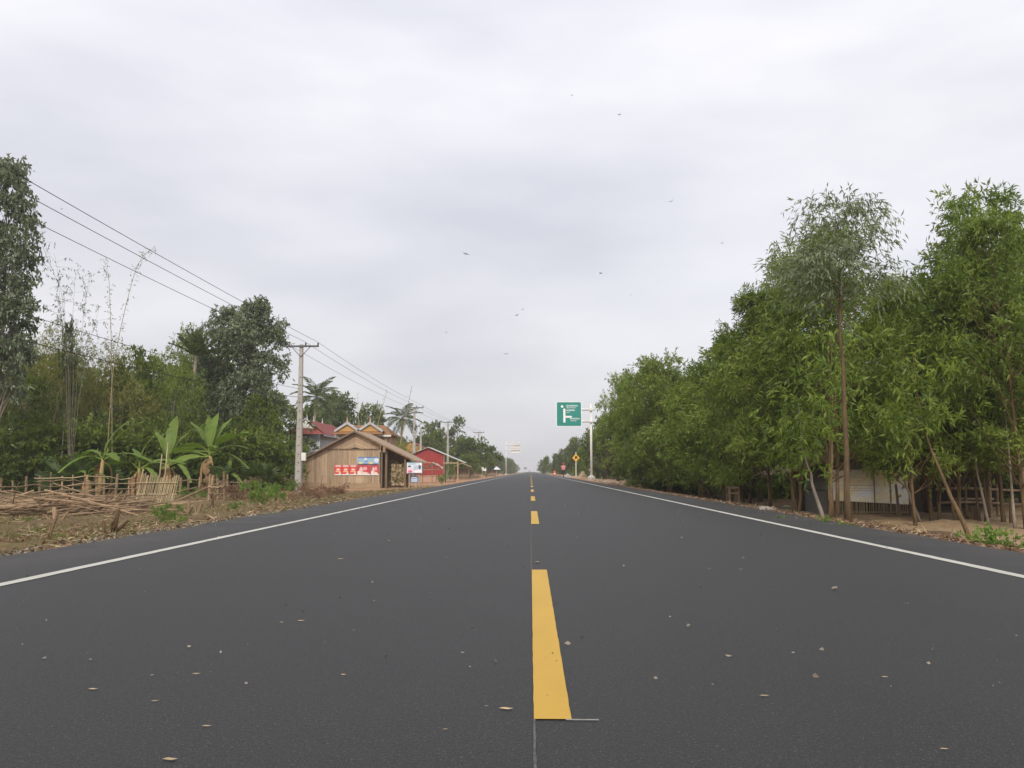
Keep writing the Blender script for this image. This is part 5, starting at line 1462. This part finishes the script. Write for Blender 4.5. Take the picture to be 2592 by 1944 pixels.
# fallen trunk and leaning stems beside it
def loose_log(pts, r0, label, mat=m_stick, cat='log', name='fallen_log'):
    P = [Vector(a) for a in pts]; b = P[0].copy()
    o = MB().tube([q - b for q in P], [r0 * (1 - .35 * i / (len(P) - 1)) for i in range(len(P))], 7).build(name, mat, None, b, smooth=True)
    return tag(o, label, cat)
a = gp(1805, 1262); loose_log([a + Vector((0, 0, .05)), gp(1835, 1264) + Vector((0, 0, .07)), gp(1858, 1266) + Vector((0, 0, .05))], .05, 'short log lying left of the small wooden stand')
def slender(base, top, r0, mat, label, seed):
    """a slim leaning stem that carries its own small leafy head up in the canopy"""
    rs = np.random.default_rng(seed)
    o = empty('slender_tree', base, 0, label, 'tree')
    v_ = top - base; v_ = v_ * 1.0
    ts = np.linspace(0, 1, 9); pts = []
    for t in ts: pts.append(Vector((v_.x * t ** .85, v_.y * t, v_.z * t)) + Vector((rs.normal() * .012, 0, 0)) * (0 < t < 1))
    tail = pts[-1] + Vector((v_.x * .12, 0, abs(v_.z) * .35 + .4))
    MB().tube([Vector((0, 0, -.1))] + pts[1:] + [tail], [r0 * (1 - .88 * i / 9) for i in range(10)], 7).build('trunk', mat, o, smooth=True)
    c = np.array([list(pts[-1].lerp(tail, t)) for t in rs.random(110) * 1.5 - .35]) + rs.normal(size=(110, 3)) * .36
    v, q, t = sprays(c, unit(rs.normal(size=(110, 3))), rs, 9, .4, .19, .044, .5, .5, rs.random(110))
    obj('crown', mesh_np('crown', v, q, mat=l_acacia, tint=t), o)
    return o
a = gp(1800, 1258)
for i, (dx0, dx1, top_, lab) in enumerate(((0, -55, 1150, 'pale stem curving low to the left out of the bushy acacia'), (-6, -70, 1090, 'orange-brown stem leaning left out of the bushy acacia'), (8, 22, 1170, 'thin pale upright stem beside the bushy acacia'), (70, 60, 1040, 'straight red-brown trunk above the small wooden stand'))):
    b = at(1800 + dx0, 1258, a.y)
    slender(Vector((b.x, a.y, gz(b.x, a.y))), at(1800 + dx1, top_, a.y - .4), .06, m_bark if 'brown' in lab else m_barkg, lab, 70 + i)
for i, (b0, r0, t0, t1, lab) in enumerate(((2088, 1318, 2030, 1130, 'thin pale stem leaning left in front of the hut side wall'), (2100, 1318, 2106, 1000, 'straight brown stem in front of the hut corner'), (2462, 1372, 2330, 1060, 'long brown stem leaning left in front of the rail fence'),
                              (2505, 1330, 2450, 1080, 'thin pale stem leaning left beside the shed'), (2332, 1320, 2255, 1120, 'pale stem curving left at the end of the hut wall'), (2570, 1335, 2545, 1050, 'thin straight stem near the right edge'), (2372, 1290, 2378, 1080, 'pale trunk standing behind the hut on its right'))):
    b = gp(b0, r0)
    slender(b, at(t0, t1, b.y + .3), .05, m_bark if 'brown' in lab else m_barkg, lab, 80 + i)

# open shed and rail fence behind
YX = 37.0; gX = gz(18, YX)
def wx_(px): return at(px, 1193, YX).x
sh = empty('open_shed', (wx_(2470), YX, gX), 0, 'dark open shed with rusty sheet roof behind the acacias at the right', 'shed')
cx = wx_(2470)
zr = at(0, 1172, YX).z - gX
for i in range(10):
    x0 = lerp(wx_(2335), wx_(2680), i / 10) - cx; x1 = lerp(wx_(2335), wx_(2680), (i + 1.05) / 10) - cx
    MB().box(((x0 + x1) / 2, 1.7, zr + .12 + .012 * (i % 2)), (x1 - x0, 4.0, .02), (.10, 0, 0)).build('roof_sheet', m_tin, sh)
for px_ in (2340, 2420, 2500, 2585, 2660):
    MB().tube([(wx_(px_) - cx, -.1, -.1), (wx_(px_) - cx, -.1, zr)], .06, 7).build('post', m_wood2, sh)
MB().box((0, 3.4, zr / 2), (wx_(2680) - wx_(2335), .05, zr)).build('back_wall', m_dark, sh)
MB().box((wx_(2335) - cx, 1.7, zr / 2), (.05, 3.4, zr)).build('side_wall', m_wood2, sh)
MB().box((0, -.12, zr - .02), (wx_(2680) - wx_(2335), .06, .12)).build('lintel', m_wood2, sh)
MB().box((wx_(2490) - cx, 1.2, .45), (1.6, .7, .06)).build('bench', m_wood2, sh)
YF = 33.0
def vx(px): return at(px, 1193, YF).x
rf = empty('rail_fence', (vx(2372), YF, gz(15, YF)), 0, 'rough two-rail log fence in front of the open shed', 'fence')
g = gz(15, YF)
for px_ in (2373, 2440, 2520, 2600, 2670): MB().tube([(vx(px_) - vx(2372), 0, -.1), (vx(px_) - vx(2372) + .02, 0, 1.15)], .05, 7).build('post', m_stick, rf)
for py in (1238, 1272):
    P = [(vx(px_) - vx(2372), -.06, at(0, py + 3 * math.sin(px_ * .02), YF).z - g) for px_ in range(2365, 2700, 40)]
    MB().tube(P, .045, 7).build('rail', m_stick, rf)

# ------------------------------------------------------------------ shrubs, weeds
def shrub(kind, px, row, H, wid, name, label, cat='shrub', group=None):
    p = gp(px, row); meshes, H0 = PR[kind]
    return tree_obj(name, meshes, (p.x, p.y, p.z - .03), random.random() * 6, H / H0 * wid, H / H0, label, cat, group)
shrub('shrub2', 2522, 1392, .30, .8, 'leafy_shrub', 'bright yellow-green leafy shrub at the right road edge')
shrub('shrub', 655, 1284, .62, .72, 'green_shrub', 'largest light green shrub on the left verge')
shrub('shrub', 705, 1272, .5, .6, 'green_shrub', 'smaller green shrub just behind the largest one on the left verge')
shrub('shrub', 595, 1292, .2, .9, 'green_shrub', 'low green weed cluster left of the largest shrub')
shrub('shrub', 420, 1325, .32, .72, 'green_shrub', 'round green shrub between the stump and the log on the left verge')
shrub('deadbush', 790, 1266, .45, .95, 'dead_shrub', 'reddish-brown dead shrub below the nearest utility pole')
shrub('deadbush', 850, 1257, .42, .8, 'dead_shrub', 'low brown dead shrub in front of the timber shop')
shrub('deadbush', 600, 1268, .6, .8, 'dead_shrub', 'brown dried brush behind the largest green shrub')
shrub('shrub', 742, 1246, .6, .55, 'green_shrub', 'green weeds at the foot of the nearest utility pole')
shrub('shrub', 1118, 1226, .85, .55, 'green_shrub', 'rounded yellow-green shrub in front of the red hut')
shrub('shrub', 1188, 1213, .9, .5, 'green_shrub', 'narrow pale shrub beside the red hut porch')
shrub('shrub', 1228, 1206, .8, .8, 'green_shrub', 'green shrub under the white notice board')
shrub('shrub', 470, 1264, .45, .9, 'green_shrub', 'green weeds behind the fence right of the lattice gate')
shrub('shrub', 520, 1262, .4, .9, 'green_shrub', 'green weeds at the foot of the largest banana plant')
random.seed(31)
for i in range(26):
    left = i < 18
    px_ = random.uniform(0, 700) if left else random.uniform(1900, 2450)
    row = random.uniform(1290, 1385 - px_ * .11) if left else random.uniform(1300, 1318 + (px_ - 1900) * .11)
    shrub('weed', px_, row, .06 + .10 * random.random() ** 2, 1.0, 'roadside_weed', 'small green weed on the %s' % ('left verge' if left else 'shaded right verge'), 'weed', 'weeds on the left verge' if left else 'weeds on the right verge')

# ------------------------------------------------------------------ pole fence, lattice gate, brush pile, stumps
def fence_run(pa, pb, nposts, rails, label, hpost, seed, name='pole_fence'):
    rs = np.random.default_rng(seed)
    A, B = gp(*pa), gp(*pb)
    o = empty(name, A, 0, label, 'fence')
    d = B - A
    for i in range(nposts):
        t = (i + .15 * rs.normal() * (0 < i < nposts - 1)) / (nposts - 1)
        q = d * t; h = hpost * (.85 + .4 * rs.random()); r_ = .035 + .035 * rs.random() ** 2
        MB().tube([(q.x, q.y, q.z - .1), (q.x + rs.normal() * .04, q.y, q.z + h)], [r_, r_ * .85], 7).build('post', m_stick, o)
    for h, t0, t1 in rails:
        P = []
        for k in range(9):
            t = lerp(t0, t1, k / 8); q = d * t; P.append((q.x, q.y - .06, q.z + h + .035 * rs.normal()))
        MB().tube(P, [.024 - .008 * k / 8 for k in range(9)], 6).build('rail', m_stick if rs.random() < .5 else m_bamb, o)
    return o
fence_run((-30, 1274), (348, 1264), 14, [(.20, 0, .98), (.40, .0, .62), (.42, .4, 1.0), (.62, 0, .75), (.66, .5, 1.0), (.90, .28, .96), (.12, .4, 1.0), (.78, .3, .7)], 'pole fence with thin horizontal rails at the left behind the brush pile', .92, 3)
fence_run((455, 1260), (735, 1244), 15, [(.75, .0, .30), (.72, .5, 1.0), (.42, 0, .45), (.50, .3, .95), (.62, .38, .8), (.25, .3, .5), (.85, .55, .85)], 'broken pole fence running from the lattice gate to the utility pole', .85, 4)
fence_run((528, 1276), (568, 1275), 3, [(.12, 0, 1), (.35, 0, 1), (.58, 0, 1)], 'short ladder-like piece of fence below the largest banana plant', .85, 5)
A, B = gp(350, 1272), gp(444, 1272)
gt = empty('lattice_gate', A, 0, 'upright bamboo lattice gate panel leaning in the pole fence', 'gate')
rs = np.random.default_rng(6); d = B - A
for i in range(24):
    t = i / 23
    MB().tube([(d.x * t - .05, d.y * t - .1, -.05), (d.x * t + .10 + rs.normal() * .02, d.y * t + .05, .98 + .08 * rs.normal() + (.12 if i in (0, 23) else 0))], .017 + .01 * rs.random(), 6).build('picket', m_bamb, gt)
for h in (.3, .72): MB().tube([(-.05, -.11 + .1 * h, h), (d.x + .08, d.y - .11 + .1 * h, h + .02)], .02, 6).build('rail', m_bamb, gt)
for px_, tp in ((398, 1150), (413, 1120)):
    b = gp(px_, 1266); loose_log([b, b.lerp(at(px_ + 8, tp, b.y), .5) + Vector((.03, 0, 0)), at(px_ + 12, tp, b.y)], .035, 'thin upright stake %s the lattice gate' % ('behind the middle of' if px_ < 400 else 'behind the right half of'), m_bamb, 'stake', 'garden_stake')
a = gp(440, 1276); loose_log([a + Vector((0, 0, .05)), at(510, 1240, a.y + .6), at(578, 1213, a.y + 1.2)], .045, 'long pole leaning across the broken fence', m_stick, 'pole', 'leaning_pole')
# brush pile
P0_ = gp(190, 1305)
pile = empty('brush_pile', P0_, 0, 'wide heap of cut sticks and branches in front of the left fence', 'brush pile')
rs = np.random.default_rng(11)
ext = gp(390, 1300).x - gp(-20, 1310).x
for i in range(120):
    u = rs.uniform(-.5, .48); lay = rs.random()
    cxp = u * ext; cyp = rs.normal() * .55
    L_ = rs.uniform(.9, 2.9) if rs.random() < .85 else rs.uniform(3, 4.2)
    hmax = .52 * max(.12, 1 - (2 * abs(u + .02)) ** 2.2)
    z = .04 + hmax * lay * (1 - min(1, abs(cyp) / 1.6) * .7)
    a = rs.normal() * .5; tilt = rs.normal() * .12
    dx, dy, dz_ = math.cos(a) * L_ / 2, math.sin(a) * L_ / 2, tilt * L_ / 2
    zz = max(z, .05 + abs(dz_) * .9)
    P = [(cxp - dx, cyp - dy, zz - dz_), (cxp - dx * .3, cyp - dy * .3 + .05 * rs.normal(), zz - dz_ * .3 + .03), (cxp + dx * .4, cyp + dy * .4 + .05 * rs.normal(), zz + dz_ * .4 + .02), (cxp + dx, cyp + dy, zz + dz_)]
    r0 = .012 + .022 * rs.random() ** 1.5
    MB().tube(P, [r0, r0 * .9, r0 * .75, r0 * .5], 6).build('stick', m_stick, pile)
for i in range(10):
    x = (rs.random() - .45) * ext * .8
    MB().tube([(x, -.3 - .4 * rs.random(), .1), (x + .25, -.3, .35), (x + .35 + .2 * rs.random(), -.35, .55 + .1 * rs.random())], [.022, .018, .01], 5).build('stick', m_stick, pile)
for i, (pa, pb, r_, lab) in enumerate((((0, 1282), (86, 1242), .05, 'thick pale branch sticking up at the left end of the brush pile'), ((-10, 1275), (75, 1250), .04, 'second branch rising beside the thick pale one at the far left'), ((0, 1285), (250, 1255), .035, 'long straight branch lying along the top of the brush pile'))):
    A_ = gp(*pa); B_ = at(pb[0], pb[1], A_.y + .3); loose_log([A_ + Vector((0, 0, .1)), A_.lerp(B_, .5) + Vector((0, 0, .06)), B_], r_, lab, m_stick, 'branch', 'cut_branch')
stump(285, 1356, .36, .042, 'dark broken stump close to the road edge on the left verge', (.06, 0), m_bark, 4, 1)
stump(265, 1354, .2, .03, 'low split stump directly left of the dark broken one', (-.03, 0), m_bark, 3, 4)
stump(118, 1374, .36, .024, 'thin leaning stump nearest to the bottom left corner of the verge', (.12, 0), m_stick, 1, 5)
stump(140, 1328, .34, .045, 'forked stump in front of the brush pile', (-.04, 0), m_stick, 4, 6)
stump(477, 1305, .35, .045, 'upright short stump right of the round green shrub', (.0, 0), m_stick, 2, 7)
stump(497, 1312, .30, .03, 'crooked thin stump near the log on the left verge', (.1, 0), m_stick, 2, 8)
stump(537, 1290, .28, .04, 'small stump on the pale footpath edge', (0, 0), m_bark, 0, 9)
stump(705, 1284, .25, .04, 'small stump right of the largest green shrub', (0, 0), m_stick, 0, 10)
for px_, row, tp, lab in ((767, 1252, 1200, 'thin dark stake right of the nearest utility pole'), (783, 1248, 1218, 'thin leaning stake in front of the shop plinth'), (815, 1247, 1203, 'thin stake in the middle of the shop front'), (836, 1247, 1210, 'thin stake left of the red posters')):
    b = gp(px_, row); loose_log([b, b.lerp(at(px_ - 3, tp, b.y), .5), at(px_ - 4 + (px_ % 3) * 3, tp, b.y)], .03, lab, m_stick, 'stake', 'garden_stake')
a = gp(530, 1318); loose_log([a + Vector((0, 0, .03)), gp(560, 1316) + Vector((0, 0, .05)), gp(582, 1313) + Vector((0, 0, .04)), gp(606, 1308) + Vector((0, 0, .06))], .035, 'pale crooked log lying along the left road edge', m_stick)
random.seed(41)
for i in range(26):
    left = i < 14
    px_ = random.uniform(0, 620) if left else random.uniform(1930, 2592)
    row = random.uniform(1300, 1395 - px_ * .13) if left else random.uniform(1296, 1316 + (px_ - 1900) * .105)
    p = gp(px_, row)
    o = obj('verge_stone', ROCK[i % 4], None, p + Vector((0, 0, .01)), (0, 0, random.random() * 6)); s_ = .015 + .03 * random.random(); o.scale = (s_ * 1.5, s_, s_)
    tag(o, 'small pale stone on the %s verge' % ('left' if left else 'right'), 'stone', 'stones on the %s verge' % ('left' if left else 'right'))
# rags and rubbish by the right verge
for (px_, row, c, lab) in ((1985, 1292, (.16, .22, .24), 'blue-grey rag in the rubbish on the right verge'), (1950, 1293, (.32, .22, .15), 'tan crumpled bag in the rubbish on the right verge'), (1935, 1295, (.42, .38, .33), 'white scrap of paper on the right verge'), (1990, 1286, (.45, .42, .22), 'yellowish scrap lying behind the blue-grey rag')):
    p = gp(px_, row); mb = MB(); rs = np.random.default_rng(px_)
    for i in range(6):
        for j in range(5): mb.v.append(((i - 2.5) * .09, (j - 2) * .08, .04 + .09 * rs.random() * (0 < i < 5) * (0 < j < 4)))
    mb.f += [(i * 5 + j, i * 5 + j + 1, i * 5 + j + 6, i * 5 + j + 5) for i in range(5) for j in range(4)]
    o = mb.build('rag', M('rag_%d' % px_, c, None, 6, rough=.9), None, p, (0, 0, rs.random() * 3)); o.modifiers.new('thickness', 'SOLIDIFY').thickness = .01
    tag(o, lab, 'rubbish')

# ------------------------------------------------------------------ grass, leaf litter, road litter, birds
r = np.random.default_rng(15)
def scatter(n, fx_, fy_, keep):
    x = fx_(n); y = fy_(n); k = keep(x, y); return x[k], y[k]
# dry grass tufts on the left verge
x, y = scatter(9000, lambda n: -r.uniform(4.75, 16, n), lambda n: r.uniform(6, 48, n), lambda x, y: vnoise(x * .7, y * .7, 21) > .40 + .2 * (x > -5.3))
n = len(x); k = np.repeat(np.arange(n), 5)
base = np.stack([x[k] + r.normal(size=n * 5) * .06, y[k] + r.normal(size=n * 5) * .06, G(x[k], y[k]) - .02 + 0 * k], -1)
d = unit(np.stack([r.normal(size=n * 5) * .6, r.normal(size=n * 5) * .6, np.full(n * 5, .8)], -1))
v, q, t = leaves(base, d, .07 + .13 * r.random(n * 5), np.full(n * 5, .012), np.clip(r.random(n)[k] + r.normal(size=n * 5) * .15, 0, 1), r)
tag(obj('dry_grass', mesh_np('dry_grass', v, q, mat=l_grass, tint=t), None), 'sparse dry grass on the left verge', None, None, 'stuff')
# leaf litter both sides
def litter_obj(name, label, n, fx_, ylo, yhi, dens, ll, seed, mat=None, asp=.4):
    r_ = np.random.default_rng(seed)
    x = fx_(r_, n); y = ylo + (yhi - ylo) * r_.random(n) ** 1.3
    kk = vnoise(x * .9, y * .9, seed) > dens; x = x[kk]; y = y[kk]; n = len(x)
    base = np.stack([x, y, G(x, y) + .02 + .05 * r_.random(n)], -1)
    d = unit(np.stack([r_.normal(size=n), r_.normal(size=n), r_.normal(size=n) * .25], -1))
    L_ = ll * (.5 + r_.random(n))
    v, q, t = leaves(base, d, L_, L_ * asp, r_.random(n), r_)
    tag(obj(name, mesh_np(name, v, q, mat=mat or l_dry, tint=t)), label, None, None, 'stuff')
litter_obj('leaf_litter', 'brown fallen leaves on the right verge', 16000, lambda r_, n: r_.uniform(4.6, 9.5, n), 7, 60, .25, .065, 61)
litter_obj('twig_litter', 'brown fallen leaves and twigs on the left verge', 16000, lambda r_, n: -r_.uniform(4.7, 15, n), 6.5, 46, .25, .06, 62)
l_straw = leafmat('straw_bit', (.05, .03, .018), (.42, .33, .19), trans=0, rough=.9)
litter_obj('straw_litter', 'pale and dark straw bits and twigs on the left verge', 14000, lambda r_, n: -r_.uniform(4.8, 16, n), 6.5, 46, .2, .14, 63, l_straw, .10)
litter_obj('dead_twigs', 'dark and pale twigs on the right verge', 6000, lambda r_, n: r_.uniform(4.8, 11, n), 7, 50, .2, .14, 64, l_straw, .10)
l_chip = leafmat('gravel_chip', (.11, .09, .07), (.33, .29, .23), trans=0, rough=.9)
litter_obj('edge_gravel', 'loose pale gravel chips along the left asphalt edge', 3000, lambda r_, n: -4.66 - np.abs(r_.normal(size=n)) * .14, 5, 40, .2, .035, 65, l_chip, .7)
litter_obj('edge_gravel', 'loose pale gravel chips along the right asphalt edge', 700, lambda r_, n: 4.58 + np.abs(r_.normal(size=n)) * .12, 5, 40, .35, .03, 66, l_chip, .7)
# leaves and chips lying on the asphalt
LEAF = MB()
LEAF.v = [(-1, 0, .02), (-.4, .34, .10), (.3, .36, .06), (1, .02, .12), (.3, -.34, .02), (-.4, -.3, .05), (-.4, 0, .0), (.3, 0, .0)]
LEAF.f = [(0, 6, 1), (0, 5, 6), (1, 6, 7, 2), (6, 5, 4, 7), (2, 7, 3), (7, 4, 3)]
m_paleleaf = M('pale_dry_leaf', (.48, .38, .24), (.36, .27, .15), 5, rough=.8, rand=.2)
leafme = LEAF.mesh('fallen_leaf', m_paleleaf)
spots = [(430, 1926, .032, 'pale curled leaf on the asphalt at the bottom left'), (1281, 1797, .034, 'greenish pale leaf on the asphalt left of the near yellow dash'), (523, 1841, .022, 'small twisted leaf on the left lane'), (1232, 1790, .010, 'tiny white chip left of the near yellow dash'),
         (869, 1710, .018, 'small tan leaf in the left lane near the middle'), (235, 1747, .026, 'tan leaf in the left lane towards the edge'), (392, 1777, .018, 'curled brown leaf in the left lane'), (497, 1708, .024, 'faint dusty leaf in the left lane'),
         (762, 1573, .026, 'pink-tan leaf in the left lane further ahead'), (713, 1577, .018, 'leaf chip beside the pink-tan leaf'), (862, 1416, .045, 'pale flat scrap across the left lane'), (1935, 1764, .024, 'yellowish twig leaf in the right lane'),
         (2390, 1899, .016, 'pale chip at the bottom right'), (2240, 1716, .018, 'dark thin leaf in the right lane'), (1875, 1442, .022, 'pale chip in the right lane far ahead'), (1795, 1440, .025, 'faint dusty chip in the right lane'), (896, 1597, .012, 'small yellow chip in the left lane'), (1127, 1849, .012, 'tiny tan chip left of the guide line')]
random.seed(4)
def roadp(px, py):
    d = ray(px, py); s = -CAM_H / d.z; return Vector((d.x * s, d.y * s, .004))
for px_, py_, s_, lab in spots:
    o = obj('fallen_leaf', leafme, None, roadp(px_, py_), (0, 0, random.random() * .6 - .3)); o.scale = (s_ * .72, s_ * .65, s_ * .8)
    tag(o, lab, 'leaf')
r4 = np.random.default_rng(4); n = 900
xx = r4.uniform(-4.4, 4.4, n); yy = 3.2 + 26 * r4.random(n) ** 1.6
bs = np.stack([xx, yy, np.full(n, .006)], -1); dd = unit(np.stack([r4.normal(size=n), r4.normal(size=n), .1 * r4.random(n)], -1)); LL = .005 + .028 * r4.random(n) ** 3
v, q, t = leaves(bs, dd, LL, LL * .6, r4.random(n), r4)
tag(obj('road_grit', mesh_np('road_grit', v, q, mat=leafmat('grit', (.16, .13, .10), (.36, .31, .25), trans=0, rough=.9), tint=t)), 'tiny leaf chips and grit scattered over the asphalt', None, None, 'stuff')
o = obj('road_pebble', ROCK[1], None, roadp(2113, 1494) + Vector((0, 0, .01)), (0, 0, .3)); o.scale = (.020, .017, .014)
tag(o, 'single grey-white pebble lying in the right lane', 'pebble')
o = obj('road_pebble', ROCK[2], None, roadp(1360, 1425) + Vector((0, 0, .004)), (0, 0, 1.3)); o.scale = (.03, .02, .008)
tag(o, 'clod of dirt just beyond the near yellow dash', 'pebble')

def dragonfly_mesh(parent, s_, flap, seed):  # dragonflies, built avian in shape and size, farther off
    b = MB().tube([(0, -.5 * s_, 0), (0, -.3 * s_, .01), (0, .0, .02), (0, .35 * s_, .0), (0, .6 * s_, -.01)], [.01 * s_, .07 * s_, .10 * s_, .06 * s_, .01 * s_], 6).build('body', m_steel, parent)
    for sg in (-1, 1):
        w_ = MB(); t = .012 * s_
        P = [(0.05, -.15), (.05, .15), (.5, .2), (1.0, -.02), (.55, -.12)]
        up = [sg * 0 for _ in P]
        vs_ = [(sg * x * s_, y * s_, flap * x * s_ * (1 - .35 * x) + z) for z in (t, 0) for x, y in P]
        n_ = len(P)
        w_.add(vs_, [tuple(range(n_)), tuple(range(2 * n_ - 1, n_ - 1, -1))] + [(i, i + n_, (i + 1) % n_ + n_, (i + 1) % n_) for i in range(n_)])
        w_.build('wing', m_steel, parent)
dragonflies = [(1448, 242, .5, .9, 'dark bird highest in the sky, above the middle'), (1567, 291, .9, .6, 'larger dark bird high in the sky right of the middle'), (1699, 510, .9, .5, 'bird with raised wings on the right of the sky'), (1827, 616, .7, .6, 'rightmost dark bird, above the treetops'),
         (1521, 692, .9, .2, 'bird gliding level right of the middle of the sky'), (1597, 747, .5, .5, 'small faint bird below the gliding one'), (1180, 643, 1.2, .15, 'bird with wide flat wings left of the middle of the sky'), (1308, 798, .8, .2, 'reddish bird gliding just left of the road axis'),
         (1323, 784, .6, .7, 'small bird directly above the reddish one'), (1281, 896, .8, .3, 'lowest dark bird, over the far end of the road'), (1371, 688, .4, .8, 'faint tiny bird over the middle of the road'), (1130, 842, .5, .9, 'tiny bird with raised wings low on the left'), (156, 529, .5, .4, 'tiny bird beside the tall tree at the left edge')]
random.seed(9)
for px_, py_, s_, fl, lab in dragonflies:
    o = empty('bird', at(px_, py_, 42), random.uniform(-1, 1), lab, 'bird', 'birds scattered over the sky')
    dragonfly_mesh(o, .17 * s_, fl, 0); o.rotation_euler = (random.uniform(-.2, .3), random.uniform(-.4, .4), random.uniform(-1.2, 1.2))

# ------------------------------------------------------------------ haze: one even box of air round the whole place
hm = bpy.data.materials.new('haze_air'); hm.use_nodes = True
ht = hm.node_tree; ht.nodes.clear()
ho = N(ht, 'ShaderNodeOutputMaterial'); hv = N(ht, 'ShaderNodeVolumePrincipled')
hv.inputs['Color'].default_value = (.93, .94, .97, 1); hv.inputs['Density'].default_value = .0005; hv.inputs['Anisotropy'].default_value = .2
ht.links.new(hv.outputs[0], ho.inputs['Volume'])
hz = MB().box((0, 710, 6.5), (2440, 1620, 16.0)).build('haze', hm)
tag(hz, kind='stuff')
